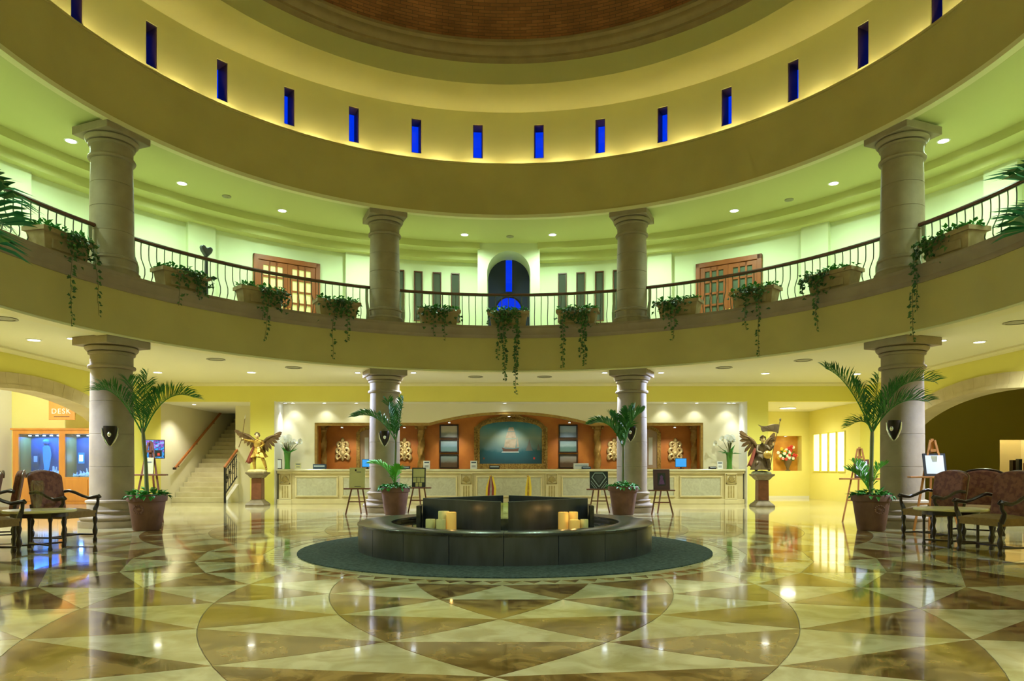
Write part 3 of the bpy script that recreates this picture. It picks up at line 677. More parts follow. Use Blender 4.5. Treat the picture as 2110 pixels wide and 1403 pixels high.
# ================================================================== COLUMNS
def column(name, H, ab=0.50, r=0.40, label='', cat='column', z0=0.0):
    t = thing(name, label, cat)
    if z0 == 0:
        base = [(0.0, 0), (0.60, 0), (0.60, 0.13), (0.55, 0.13), (0.55, 0.15), (0.575, 0.17), (0.58, 0.20), (0.56, 0.235), (0.50, 0.245), (0.48, 0.28), (0.475, 0.30), (0.50, 0.33), (0.47, 0.355), (0.445, 0.36), (0.445, 0.49), (0.475, 0.50), (0.475, 0.535), (0.43, 0.55), (0.405, 0.56)]
        zb = 0.56
    else:
        base = [(0.0, 0), (0.52, 0), (0.52, 0.10), (0.48, 0.11), (0.49, 0.14), (0.47, 0.18), (0.44, 0.19), (0.44, 0.33), (0.465, 0.345), (0.465, 0.385), (0.42, 0.40), (0.405, 0.41)]
        zb = 0.41
    MB().lathe(base, 40).build('column_base', 'stone', t)
    zt = H-0.62; n = 4
    for i in range(n):
        a = zb+(zt-zb)*i/n; b = zb+(zt-zb)*(i+1)/n; g_ = 0.006
        f = lambda z: r+0.012*math.sin(PI*(z-zb)/(zt-zb))-0.02*(z-zb)/(zt-zb)
        MB().lathe([(0, a), (f(a)-0.008, a), (f(a), a+g_), (f((a+b)/2), (a+b)/2), (f(b), b-g_), (f(b)-0.008, b), (0, b)], 40).build('shaft_drum', 'stone', t)
    cap = [(0, zt), (0.385, zt), (0.43, zt+0.01), (0.44, zt+0.04), (0.425, zt+0.07), (0.39, zt+0.08), (0.39, zt+0.27), (0.425, zt+0.285), (0.43, zt+0.325), (0.385, zt+0.328), (0.385, zt+0.345), (0.45, zt+0.348), (0.485, zt+0.39), (0.49, zt+0.425), (0.44, zt+0.44), (0.44, zt+0.455), (0, zt+0.455)]
    MB().lathe(cap, 40).build('capital', 'stone', t)
    MB().box((-ab, -ab, zt+0.455), (ab, ab, H)).build('abacus', 'stone', t, smooth=False, bevel=0.015)
    return t
lowc = column('stone_column', ZS, label='', z0=0.0); upc = column('gallery_column', ZU-ZL1, label='', z0=1.0)
names = {-67.5: 'beside the armchairs facing the aquarium arch', -22.5: 'between two easels on the staircase side of the reception', 22.5: 'between two easels on the flower niche side of the reception', 67.5: 'beside the armchairs facing the dim olive room'}
first = True
for a in (-67.5, -22.5, 22.5, 67.5):
    for proto, z, lab in ((lowc, 0, 'round stone ground floor column '+names[a]),
                          (upc, ZL1, 'round stone gallery column standing on the ledge above the column '+names[a])):
        o = proto if first else copy_tree(proto)
        o['label'] = lab; o.location = pol(RC, rad(a), z); o.rotation_euler = (0, 0, -rad(a))
    first = False

# ================================================================== BALUSTRADES
def belly(x, y, a):
    """baluster outline: straight above, swelling towards the atrium below"""
    pts = []
    for i in range(9):
        t = i/8; z = 0.94*t
        out = 0.125*math.sin(PI*min(1, t/0.62))**1.3 if t < 0.62 else -0.012*math.sin(PI*(t-0.62)/0.38)
        pts.append((0, -out, z))
    return pts
bm_ = MB().tube(belly(0, 0, 0), 0.011, 5).mesh('baluster'); bm_.materials.append(MATS['iron_rail'])
bp_ = MB()
pp = belly(0, 0, 0)
for i in range(8): bp_.bar(pp[i], pp[i+1], 0.075, 0.03, (1, 0, 0))
bp_ = bp_.mesh('end_post'); bp_.materials.append(MATS['post_grey'])
bays = [(-112.5, -67.5, 'over the aquarium arch'), (-67.5, -22.5, 'in front of the glowing gallery door'), (-22.5, 22.5, 'in front of the arched alcove'), (22.5, 67.5, 'in front of the dull green gallery door'), (67.5, 112.5, 'over the arch of the dim olive room')]
for a0, a1, lab in bays:
    t = thing('gallery_railing', 'bellied iron gallery railing with brown handrail '+lab, 'railing', (0, 0, ZL1), 0, 'gallery railings')
    b0, b1 = rad(a0+2.55), rad(a1-2.55)
    MB().sweep([(RC-0.045, 0.94), (RC+0.045, 0.94), (RC+0.055, 0.97), (RC+0.035, 1.0), (RC-0.035, 1.0), (RC-0.055, 0.97)], 20, b0, b1).build('handrail', 'wood_rail', t)
    MB().sweep([(RC-0.015, 0.925), (RC+0.015, 0.925), (RC+0.015, 0.945), (RC-0.015, 0.945)], 20, b0, b1).build('top_bar', 'iron_rail', t)
    n = 33
    for i in range(n):
        a = rad(a0+3.2)+(rad(a1-a0-6.4))*i/(n-1)
        o = bpy.data.objects.new('end_post' if i in (0, n-1) else 'baluster', bp_ if i in (0, n-1) else bm_); C.objects.link(o); o.parent = t
        o.location = pol(RC, a, 0); o.rotation_euler = (0, 0, -a)

# ================================================================== FOLIAGE HELPERS
def leaf(mb, p, d, up, L_, W_, fold=0.25):
    """pointed leaf of two folded halves"""
    d = d.normalized(); s_ = d.cross(up)
    if s_.length < 1e-4: s_ = d.cross(Vector((1, 0, 0)))
    s_.normalize(); n = s_.cross(d)
    m1 = p+d*L_*0.35+s_*W_*0.5+n*W_*fold; m2 = p+d*L_*0.35-s_*W_*0.5+n*W_*fold
    mb.add([p, m1, p+d*L_-n*W_*0.1, m2, p+d*L_*0.45], [(0, 1, 4), (1, 2, 4), (0, 4, 3), (4, 2, 3)])
def rv(s_=1.0): return Vector((random.uniform(-1, 1), random.uniform(-1, 1), random.uniform(-1, 1)))*s_
def frond(parent, base, ctrl, tip, mat, n=34, lmax=0.36, w=0.020, lift=0.60, name='frond'):
    n = int(n*1.15); lmax *= 1.2
    base, ctrl, tip = Vector(base), Vector(ctrl), Vector(tip); mb = MB()
    B = lambda t: base*(1-t)**2+ctrl*2*t*(1-t)+tip*t*t
    mb.tube([B(i/10) for i in range(11)], [0.016*(1-0.85*i/10) for i in range(11)], 5)
    for i in range(n):
        t = 0.16+0.84*i/(n-1); p = B(t); tg = (B(min(1, t+0.02))-B(t-0.02)).normalized()
        up = Vector((0, 0, 1)); side = tg.cross(up)
        if side.length < 0.15: side = tg.cross((tip-base).cross(up)) 
        side.normalize(); nn_ = side.cross(tg).normalized()
        if nn_.z < 0: nn_ = -nn_
        ll = lmax*(0.35+0.65*math.sin(PI*(0.12+0.80*t)))*random.uniform(0.88, 1.08)
        for s_ in (-1, 1):
            d = (tg*(0.50+0.40*t)+side*s_*0.62+nn_*lift*(1.05 if s_ > 0 else 0.55)+rv(0.16)).normalized()
            q = p+d*ll*0.6; e = p+d*ll+Vector((0, 0, -0.16*ll)); wv = tg.cross(d).cross(d).normalized()*w*0.5
            mb.add([p-wv*0.4, p+wv*0.4, q+wv, q-wv, e], [(0, 1, 2, 3), (3, 2, 4)])
    return mb.build(name, mat, parent, smooth=False)
def palm(label, loc, pot_h, pot_r, crown_z, lean, fronds, mat='leaf_palm', extra=None, medallion=True, lw=0.020):
    t = thing('potted_palm', label, 'palm', loc, 0)
    r0 = pot_r*0.68
    MB().lathe([(0, 0), (r0, 0), (r0+0.02, 0.02), (pot_r*0.97, pot_h-0.13), (pot_r*0.97, pot_h-0.12)], 32).build('pot', 'terracotta', t)
    MB().lathe([(pot_r*0.97, pot_h-0.13), (pot_r*1.06, pot_h-0.12), (pot_r*1.08, pot_h-0.02), (pot_r*1.04, pot_h), (pot_r*0.92, pot_h), (pot_r*0.90, pot_h-0.05), (0.0, pot_h-0.05)], 32).build('rim', 'terracotta', t)
    for i in range(2): MB().lathe([(pot_r*(0.80+0.08*i), pot_h*(0.34+0.26*i)), (pot_r*(0.825+0.08*i), pot_h*(0.36+0.26*i)), (pot_r*(0.82+0.08*i), pot_h*(0.38+0.26*i))], 32).build('groove_band', 'terracotta', t)
    if medallion:
        md = MB()
        for i in range(14):
            a = 2*PI*i/14; md.ball((0.09*math.cos(a), -pot_r*0.92-0.015, pot_h*0.60+0.075*math.sin(a)), 0.017, 6, 4)
        md.ball((0, -pot_r*0.90, pot_h*0.60), 0.05, 8, 5, (1, 0.5, 0.7)); md.build('medallion', 'terracotta', t)
    MB().lathe([(0, pot_h-0.03), (pot_r*0.89, pot_h-0.03)], 24).build('soil', 'soil', t)
    g_ = MB()
    for i in range(130):
        a = random.uniform(0, 2*PI); rr_ = pot_r*1.02*math.sqrt(random.random()); p = Vector((rr_*math.cos(a), rr_*math.sin(a), pot_h-0.02+random.uniform(0, 0.13)*(1.25-rr_/pot_r)))
        d = Vector((math.cos(a), math.sin(a), random.uniform(-0.35, 0.6)))+rv(0.5); leaf(g_, p, d, Vector((0, 0, 1)), random.uniform(0.08, 0.14), random.uniform(0.06, 0.10))
    for i in range(14):
        a = random.uniform(0, 2*PI); p = Vector((pot_r*1.05*math.cos(a), pot_r*1.05*math.sin(a), pot_h-0.02)); leaf(g_, p, Vector((math.cos(a), math.sin(a), random.uniform(-1.2, -0.1))), Vector((0, 0, 1)), 0.12, 0.08)
    fo = g_.build('ground_cover', 'leaf_ground', t, smooth=False); fo['kind'] = 'stuff'
    cr = Vector((lean[0], lean[1], crown_z))
    MB().tube([(0, 0, pot_h-0.06), (lean[0]*0.3, lean[1]*0.3, pot_h+(crown_z-pot_h)*0.45), (lean[0]*0.8, lean[1]*0.8, pot_h+(crown_z-pot_h)*0.8), cr], [0.042, 0.034, 0.036, 0.028], 10).build('trunk', 'stem_green', t)
    for f_ in fronds:
        c_, e_ = Vector(f_[0]), Vector(f_[1]); n = f_[2] if len(f_) > 2 else 34; lm = f_[3] if len(f_) > 3 else 0.36
        frond(t, cr+Vector((0, 0, -0.12)), cr+c_, cr+e_, mat, n, lm, lw)
    if extra: extra(t)
    return t

# ================================================================== PLANTERS AND IVY
def planter(ang, label):
    t = thing('planter_box', label, 'planter', pol(8.40, rad(ang), ZL1), -rad(ang), 'stone planter boxes on the gallery ledge')
    w0, w1, d0, d1, h = 0.46, 0.52, 0.16, 0.20, 0.36
    MB().add([(-w0,-d0,0),(w0,-d0,0),(w0,d0,0),(-w0,d0,0),(-w1,-d1,h),(w1,-d1,h),(w1,d1,h),(-w1,d1,h)], [(0,3,2,1),(0,1,5,4),(1,2,6,5),(2,3,7,6),(3,0,4,7),(4,5,6,7)]).build('box', 'stone_pot', t, smooth=False, bevel=0.012)
    r_ = MB(); e = 0.05
    r_.box((-w1-e, -d1-e, h-0.02), (w1+e, -d1+0.03, h+0.06)); r_.box((-w1-e, d1-0.03, h-0.02), (w1+e, d1+0.03, h+0.06)); r_.box((-w1-e, -d1+0.03, h-0.02), (-w1+0.03, d1-0.03, h+0.06)); r_.box((w1-0.03, -d1+0.03, h-0.02), (w1+e, d1-0.03, h+0.06))
    r_.build('rim', 'stone_pot', t, smooth=False)
    pn = MB().box((-0.34, -d0-0.045, 0.07), (0.34, -d0-0.01, 0.25)); pn.build('relief_panel', 'stone_pot', t, smooth=False, bevel=0.02)
    MB().box((-w1+0.03, -d1+0.03, h-0.01), (w1-0.03, d1-0.03, h+0.02)).build('soil', 'soil', t, smooth=False)
    return t
def ivy(ang, strands, label, bias=0.0, full=1.0):
    t = thing('ivy_plant', label, 'ivy', pol(8.40, rad(ang), ZL1+0.38), -rad(ang), 'ivy plants trailing from the planters')
    top = MB(); n = int(150*full)
    for i in range(n):
        x = random.uniform(-0.54, 0.54); y = random.uniform(-0.24, 0.2); p = Vector((x, y, 0.02+random.uniform(0, 0.13)*(1-0.6*abs(x))))
        leaf(top, p, rv()+Vector((x, -0.4, 0.35)), Vector((0, 0, 1)), random.uniform(0.07, 0.12), random.uniform(0.06, 0.10))
    o_ = top.build('crown_leaves', 'leaf_ground', t, smooth=False); o_['kind'] = 'stuff'
    fr = MB()
    for i in range(int(105*full)):                # curtain over the front of the box
        x = max(-0.58, min(0.58, random.gauss(bias, 0.24))); z = 0.06-abs(random.gauss(0, 0.20)); p = Vector((x, -0.26-random.uniform(0, 0.07), z))
        leaf(fr, p, Vector((random.uniform(-.6, .6), -0.5, random.uniform(-1.2, 0.2))), Vector((0, -1, 0.3)), random.uniform(0.07, 0.12), random.uniform(0.06, 0.10))
    o_ = fr.build('front_leaves', 'leaf_ivy', t, smooth=False); o_['kind'] = 'stuff'
    for (x, L_, dens) in strands:
        pts = []; m_ = max(6, int(L_/0.09)); xx = x
        for i in range(m_+1):
            xx += random.uniform(-0.022, 0.022); y = -0.27-0.09*min(1, i/4)-random.uniform(0, 0.015); pts.append(Vector((xx, y, 0.05-L_*i/m_)))
        sm = MB().tube(pts, 0.005, 4); vn = sm.build('vine', 'vine_stem', t)
        lv = MB(); cnt = int(L_*26*dens)
        for i in range(cnt):
            s_ = (i+random.random())/cnt*m_; k_ = min(m_-1, int(s_)); p = pts[k_].lerp(pts[k_+1], s_-k_)
            thin = 1.0 if s_/m_ < 0.75 else 0.75
            d = Vector((random.choice((-1, 1))*random.uniform(0.4, 1), random.uniform(-0.7, 0.1), random.uniform(-0.9, 0.2)))
            leaf(lv, p+d.normalized()*0.015, d, Vector((0, -1, 0.2)), random.uniform(0.06, 0.105)*thin, random.uniform(0.05, 0.09)*thin)
        o_ = lv.build('vine_leaves', 'leaf_ivy', vn, smooth=False); o_['kind'] = 'stuff'
pl = [(-77, 'by the column beside the aquarium arch', [(150, 672, 1.0), (195, 648, .8)], 0.15),
      (-58.2, 'between the glowing gallery door and the aquarium side', [(367, 630, .6), (400, 610, .5)], 0.2),
      (-45, 'in the middle of the glowing gallery door bay', [(556, 703, .8), (545, 660, 1)], 0.3),
      (-31.6, 'beside the glowing gallery door', [(690, 740, .6), (714, 705, 1.0)], 0.0),
      (-13, 'beside the arched alcove on the staircase side', [(912, 702, .6), (895, 690, .6)], -0.05),
      (0, 'in front of the arched alcove', [(1037, 785, 1.6), (1064, 812, .9), (1068, 770, 1.2), (1031, 740, 1.2)], -0.1),
      (13, 'beside the arched alcove on the flower niche side', [(1160, 758, 1.3), (1207, 752, 1.5), (1200, 735, 1)], 0.0),
      (31.6, 'beside the dull green gallery door', [(1386, 702, .9), (1380, 680, 1)], -0.2),
      (45, 'in the middle of the dull green gallery door bay', [(1566, 735, .8), (1540, 680, .8)], 0.0),
      (58.2, 'between the dull green gallery door and the olive side', [(1690, 680, .9), (1683, 660, .9)], -0.3),
      (77, 'by the column beside the dim olive room arch', [(1887, 700, 1.1), (1892, 640, 1.2)], -0.3)]
for a, lab, strs, bias in pl:
    planter(a, 'stone planter box on the ledge '+lab)
    ss = []
    for px, ye, de in strs:
        D_, ang = on_ring(px, 8.06); x = 8.06*math.sin(ang-rad(a)); L_ = (ZL1+0.43)-Z_(ye, D_)
        ss.append((max(-0.6, min(0.6, x)), max(0.5, L_), de))
    ivy(a, ss, 'trailing ivy in the planter '+lab, bias)

# ================================================================== FOUNTAIN
mt = MB().lathe([(0, 0.0), (3.0, 0.0), (3.0, 0.010), (2.985, 0.014), (0, 0.014)], 128).build('round_mat', 'mat_green'); mt.location = (0, FY, 0)
tag(mt, 'round dark green pebbled mat under the black fountain', 'mat')
ft = thing('fountain', 'round black granite fountain with a square of upright slabs', 'fountain', (0, FY, 0.014))
n = 20; RO, RI, HF = 2.16, 1.69, 0.39
for i in range(n):
    a0 = 2*PI*i/n+0.002; a1 = 2*PI*(i+1)/n-0.002
    MB().sweep([(RI+0.04, 0), (RO, 0), (RO, HF-0.03), (RI+0.04, HF-0.03)], 6, a0, a1).build('wall_panel', 'granite_wall', ft)
for i in range(n//2):
    a0 = 4*PI*i/n+0.0012; a1 = 4*PI*(i+1)/n-0.0012
    MB().sweep([(RI, HF-0.03), (RO+0.015, HF-0.03), (RO+0.015, HF-0.005), (RO+0.008, HF), (RI, HF)], 12, a0, a1).build('rim_slab', 'granite', ft)
MB().lathe([(0, 0.0), (RI+0.06, 0), (RI+0.06, 0.30), (0, 0.30)], 64).build('pool_floor', 'granite', ft)
MB().lathe([(0, 0.302), (RI+0.03, 0.302), (RI+0.03, 0.325), (0, 0.325)], 64).build('water', 'water', ft)
hd = 1.24; zt_ = 0.725; th = 0.07; gap = 0.075
for sx, sy in ((-1, -1), (1, -1), (1, 1), (-1, 1)):
    a = Vector((sx*hd, 0, 0)); b = Vector((sx*gap*0.6, sy*(hd-gap*0.6), 0)); d = (b-a).normalized(); nrm = Vector((-d.y, d.x, 0))
    if nrm.dot(a+b) > 0: nrm = -nrm
    q = [a, b, b+nrm*th-d*th, a+nrm*th+d*th]
    MB().add([(p.x, p.y, 0.30) for p in q]+[(p.x, p.y, zt_) for p in q], [(0,3,2,1),(4,5,6,7),(0,1,5,4),(1,2,6,5),(2,3,7,6),(3,0,4,7)]).build('stone_slab', 'granite_wall', ft, smooth=False, bevel=0.004)
for sx in (-1, 1): MB().box((sx*(hd+0.035)-0.03, -0.25, 0.30), (sx*(hd+0.035)+0.03, 0.25, 0.62)).build('side_plate', 'granite', ft, smooth=False)
MB().box((-0.10, -0.40, 0.30), (0.10, 0.40, 0.46)).build('spout_block', 'granite', ft, smooth=False)
MB().box((-0.052, -hd+0.02, 0.50), (0.052, -hd+0.10, 0.715)).build('glass_spout', 'glass_block', ft, smooth=False)
MB().box((-0.05, -hd+0.03, 0.34), (0.05, -hd+0.09, 0.50)).build('spout_foot', 'granite', ft, smooth=False)
def candle(px0, px1, ytop, lit, label, Dc, dz=0.0):
    x0_, x1_ = X_(px0, Dc), X_(px1, Dc); r_ = (x1_-x0_)/2; h = Z_(ytop, Dc)-0.339
    t = thing('candle', label, 'candle', ((x0_+x1_)/2, CY+Dc, 0.339), 0)
    MB().lathe([(0, 0), (r_*0.98, 0), (r_, 0.01), (r_, h-0.01), (r_*0.95, h), (r_*0.72, h-0.004), (r_*0.66, h-0.025), (0, h-0.03)], 20).build('wax', 'wax_lit' if lit else 'wax', t)
    MB().tube([(0, 0, h-0.035), (0.002, 0, h+0.0)], 0.003, 5).build('wick', 'black', t)
    if lit:
        MB().lathe([(0, 0), (0.008, 0.006), (0.006, 0.016), (0, 0.026)], 8, (0, 0, h-0.03)).build('flame', 'flame', t)
        point('candle_glow', t, (0, 0, h+0.04), 0.35, (1, 0.55, 0.15), 0.02)
candle(903, 926, 1053, False, 'tall unlit cream candle behind the short ones beside the single lit candle', 10.02)
candle(919.5, 940.5, 1055, True, 'single lit amber candle on the fountain beside three unlit ones', 9.86)
candle(877, 897.5, 1069.5, False, 'short unlit candle on the fountain at the outer end of the single lit candle group', 9.98)
candle(898.5, 919, 1070, False, 'short unlit candle on the fountain standing next to the single lit candle', 9.82)
candle(1150, 1171.5, 1055, True, 'tall lit candle on the fountain at the inner end of the three lit candles', 9.95)
candle(1172, 1191, 1054.5, True, 'tall lit candle on the fountain in the middle of the three lit candles', 10.10)
candle(1173, 1195, 1071, True, 'short lit candle on the fountain in front of the tall lit ones', 9.84)
candle(1195.5, 1212, 1070, False, 'short unlit candle on the fountain beside the three lit ones', 9.98)

# ================================================================== DOWNLIGHTS
def dl_proto(name, r, lens, label, cat='downlight'):
    t = thing(name, label, cat)
    MB().lathe([(r*1.3, 0.0), (r*1.3, -0.008), (r*1.02, -0.014), (r, 0.0)], 20).build('trim_ring', 'trim_white', t)
    MB().lathe([(0, -0.004), (r, -0.004), (r, 0.0), (0, 0)], 20).build('lens', lens, t)
    return t
ORD = ('first', 'second', 'third', 'fourth', 'fifth', 'sixth', 'seventh', 'eighth', 'ninth', 'tenth', 'eleventh', 'twelfth')
up = None
for i in range(24):
    a = rad(7.5+15*i); lab = '%s greenish white gallery downlight from the arched alcove, %s side' % (ORD[i if i < 12 else 23-i], 'flower niche' if i < 12 else 'staircase')
    if up is None:
        o = up = dl_proto('gallery_downlight', 0.10, 'lamp_green', lab); spot('gallery_spot', o, (0, 0, -0.03), UP_W, UP_C, rad(165), 0.8, 0.08)
    else: o = copy_tree(up)
    o.location = pol(9.9, a, 8.05); o['label'] = lab; o['group'] = 'gallery ceiling downlights'
lo = None; accents = []
lpos = [PC(70, 700), PC(325, 767), PC(518, 767), PC(1577, 769), PC(1765, 770), PC(2018, 704), Vector((-10.5, 1.2, ZC)), Vector((10.5, 1.2, ZC)), Vector((-10, -6, ZC)), Vector((10, -6, ZC)), Vector((-6, -10.5, ZC)), Vector((6, -10.5, ZC)), Vector((0, -11, ZC)), Vector((-14.2, 5.5, ZC)), Vector((-3.2, -10.6, ZC)), Vector((3.2, -10.6, ZC))]  # aisle pair is unseen, placed there to light the front columns
for p in lpos:
    if math.hypot(p.x, p.y) < RS: p.z = ZS
lnear = ('above the vase table armchairs', 'above the easel before the wall screen', 'above the foot of the stair', 'before the bronze kneeling angel', 'before the backlit slots', 'above the armchairs by the olive room', 'over the aisle on the aquarium side', 'over the aisle on the olive room side', 'near the entrance corner on the aquarium side', 'near the entrance corner on the olive room side', 'before the entrance wall on the aquarium side', 'before the entrance wall on the olive room side', 'over the middle of the entrance', 'inside the aquarium room', 'over the entrance on the aquarium side', 'over the entrance on the olive room side')
for p, ln in zip(lpos, lnear):
    lab = 'round warm white ceiling downlight '+ln
    if lo is None:
        o = lo = dl_proto('lobby_downlight', 0.11, 'lamp_white', lab); spot('lobby_spot', o, (0, 0, -0.03), LO_W, LO_C, rad(150), 1.0, 0.08)
    else: o = copy_tree(lo)
    o.location = p; o['label'] = lab; o['group'] = 'lobby ceiling downlights'
    acc = {'above the foot of the stair': (-22.5, 3600), 'before the bronze kneeling angel': (22.5, 3600), 'over the aisle on the aquarium side': (-67.5, 1700), 'over the aisle on the olive room side': (67.5, 1700)}.get(ln)
    if acc:
        accents.append((o, p.copy(), acc))
for o, p, acc in accents:                # added cool beam with no source of its own, brightens one column's outer edge
    q_ = (pol(RC, rad(acc[0]), 1.9)-p).to_track_quat('-Z', 'Y').to_euler(); spot('added_column_beam', o, (0, 0, -0.03), acc[1], COL_C, rad(50), 0.5, 0.05, q_)
cs = None
for px, py, ln in ((147, 697, 'behind the column by the aquarium arch'), (737, 767.5, 'behind the stair side column, above the cream poster'), (852, 767.5, 'behind the stair side column, above the black and cream poster'), (1246, 767.5, 'behind the niche side column, above the diamond poster'), (1362, 767.5, 'behind the niche side column, above the purple poster'), (1942, 701, 'behind the column by the olive room arch')):
    lab = 'small cool white ceiling spot '+ln
    o = dl_proto('column_spotlight', 0.07, 'lamp_blue', lab)
    o.location = PC(px, py); o['label'] = lab; o['group'] = 'cool spots beside the columns'
    tgt = min((pol(RC, rad(a_), 1.7) for a_ in (-67.5, -22.5, 22.5, 67.5)), key=lambda v: (v-o.location).length); q_ = (tgt-o.location).to_track_quat('-Z', 'Y').to_euler()
    spot('column_spot', o, (0, 0, -0.03), COL_W*(1.0 if abs(o.location.x) > 7 else 1.5), COL_C, rad(75), 0.6, 0.04, q_)
    if abs(o.location.x) < 7: spot('column_downlight', o, (0, 0, -0.03), 230, (0.92, 1.0, 0.90), rad(155), 1.0, 0.05)
for px, py, ln in ((445, 740, 'before the staircase'), (605, 757, 'before the stair end of the counter'), (980, 776, 'beside the trailing ivy on the staircase side'), (1122, 776, 'beside the trailing ivy on the niche side'), (1492, 757, 'before the niche end of the counter'), (1655, 742, 'before the flower niche'), (2095, 664, 'above the olive room armchairs'), (8, 656, 'above the vase table armchairs')):
    t = thing('air_vent', 'flat grey round ceiling air vent '+ln, 'vent', PC(px, py), 0, 'ceiling air vents')
    MB().lathe([(0.21, 0), (0.22, -0.012), (0.17, -0.016), (0.17, 0)], 24).build('vent_ring', 'vent', t); MB().lathe([(0, -0.008), (0.15, -0.008), (0.15, 0), (0, 0)], 24).build('vent_disc', 'vent', t)
for px, py, ln in ((467, 404, 'before the glowing door'), (1626, 411, 'before the dull green door'), (1051, 487, 'before the arched alcove')):
    t = thing('smoke_detector', 'small flat round smoke detector in the gallery ceiling '+ln, 'detector', PZ(px, py, 8.05), 0, 'gallery smoke detectors')
    MB().lathe([(0.11, 0), (0.11, -0.02), (0.07, -0.035), (0, -0.035)], 20).build('housing', 'vent', t); MB().lathe([(0.04, -0.035), (0.035, -0.045), (0, -0.045)], 14).build('sensor', 'vent', t)
# reception soffit spots and arch spots
def small_spot(loc, lab, W, col, grp, size=rad(70), rot=(0, 0, 0)):
    t = dl_proto('accent_spotlight', 0.055, 'lamp_blue', lab, 'spotlight'); t.location = loc; t['group'] = grp
    spot('accent_spot', t, (0, 0, -0.03), W, col, size, 0.7, 0.04, rot); return t
for i, px in enumerate((604, 669, 735, 1040, 1370, 1435, 1500)): small_spot((X_(px, 23.9), CY+23.85, ZH), '%s tiny soffit spot over the counter counting from the stair end' % ORD[i], 22, (0.92, 0.97, 0.85), 'soffit spots over the reception', rad(110))
for px, ln in ((590, 'stair'), (1510, 'flower niche')): small_spot((X_(px, 23.95), YS-0.28, ZH), 'tiny spot washing the reception wall white at its %s end' % ln, 90, (0.80, 0.86, 1.0), 'soffit spots at the ends of the reception', rad(60))
def arch_z(px): 
    x = X_(px, DS)
    if x <= xa or x >= xb: return zt
    pts = flatarc(xa, xb, zt, za, 40); return min(pts, key=lambda q: abs(q[0]-x))[1]
for px, W in ((703, 60), (832, 50), (925, 75), (1049, 100), (1174, 60), (1265, 50), (1392, 60)):
    t = thing('arch_spotlight', 'small bright spotlight under the gilt moulding above '+{703: 'the stair end ornament', 832: 'the ornament nearest the stair side picture stack', 925: 'the stair side picture stack', 1049: 'the sailing ship painting', 1174: 'the niche side picture stack', 1265: 'the ornament nearest the niche side picture stack', 1392: 'the niche end ornament'}[px], 'spotlight', (X_(px, DS), YS+0.12, arch_z(px)-0.09), 0, 'spots under the reception arch')
    MB().lathe([(0.035, 0), (0.05, -0.06), (0.045, -0.07), (0.03, 0.0)], 14).build('housing', 'silver', t); MB().lathe([(0, -0.072), (0.04, -0.07), (0.04, -0.06), (0, -0.06)], 14).build('lens', 'lamp_blue', t)
    spot('arch_spot', t, (0, 0.06, -0.09), W, (1, 0.93, 0.78), rad(75), 0.9, 0.04, (rad(38), 0, 0))
small_spot((X_(400, 24.4), CY+24.4, ZH), 'bright spot in the soffit before the staircase', 170, (1, 0.97, 0.85), 'stair spot', rad(120))
t = thing('alcove_lamp', 'wide round ceiling lamp glowing in the flower niche alcove', 'lamp', (10.0, CY+25.6, ZH)); MB().lathe([(0.30, 0), (0.30, -0.03), (0.27, -0.045), (0.27, -0.02)], 28).build('rim', 'trim_white', t); MB().lathe([(0, -0.035), (0.27, -0.03), (0.27, -0.0), (0, 0)], 28).build('lens', 'lamp_white', t)
spot('alcove_spot', t, (0, 0, -0.06), 420, (1, 0.96, 0.66), rad(165), 1.0, 0.2)
small_spot(((nx0+nx1)/2, YA+0.18, nz1), 'tiny bright spot above the flowers in the niche', 10, (1, 0.9, 0.7), 'niche spot', rad(80))

# ================================================================== RECEPTION COUNTER
DCt = 23.45; YF = CY+DCt
cx0, cx1 = XP[1]+0.02, XP[2]-0.02
ct = thing('reception_counter', 'long cream stone reception counter with panelled front', 'counter', (0, 0, 0))
MB().box((cx0+0.05, YF+0.06, 0.0), (cx1-0.05, YF+0.62, 1.06)).build('body', 'counter_stone', ct, smooth=False)
MB().box((cx0, YF-0.08, 1.08), (cx1, YF+0.64, 1.15)).build('worktop', 'counter_top', ct, smooth=False, bevel=0.02)
MB().box((cx0+0.02, YF-0.02, 1.0), (cx1-0.02, YF+0.08, 1.08)).build('frieze', 'counter_stone', ct, smooth=False, bevel=0.01)
MB().box((cx0+0.02, YF-0.03, 0.0), (cx1-0.02, YF+0.08, 0.16)).build('plinth', 'counter_stone', ct, smooth=False, bevel=0.01)
cor = [588, 961, 1137, 1506]
def panel(pa, pb):
    xa_, xb_ = X_(pa, DCt), X_(pb, DCt); z0_, z1_ = Z_(1021, DCt), Z_(984, DCt)
    MB().box((xa_, YF+0.03, z0_), (xb_, YF+0.07, z1_)).build('marble_panel', 'counter_panel', ct, smooth=False)
    fr = MB(); e = 0.05
    fr.box((xa_-e, YF+0.0, z0_-e), (xb_+e, YF+0.065, z0_)); fr.box((xa_-e, YF+0.0, z1_), (xb_+e, YF+0.065, z1_+e)); fr.box((xa_-e, YF+0.0, z0_), (xa_, YF+0.065, z1_)); fr.box((xb_, YF+0.0, z0_), (xb_+e, YF+0.065, z1_))
    fr.build('panel_frame', 'counter_stone', ct, smooth=False, bevel=0.012)
for pa, pb in ((611, 693), (707, 770), (786, 862), (877, 939), (984, 1114), (1160, 1222), (1238, 1312), (1328, 1389), (1404, 1485)): panel(pa, pb)
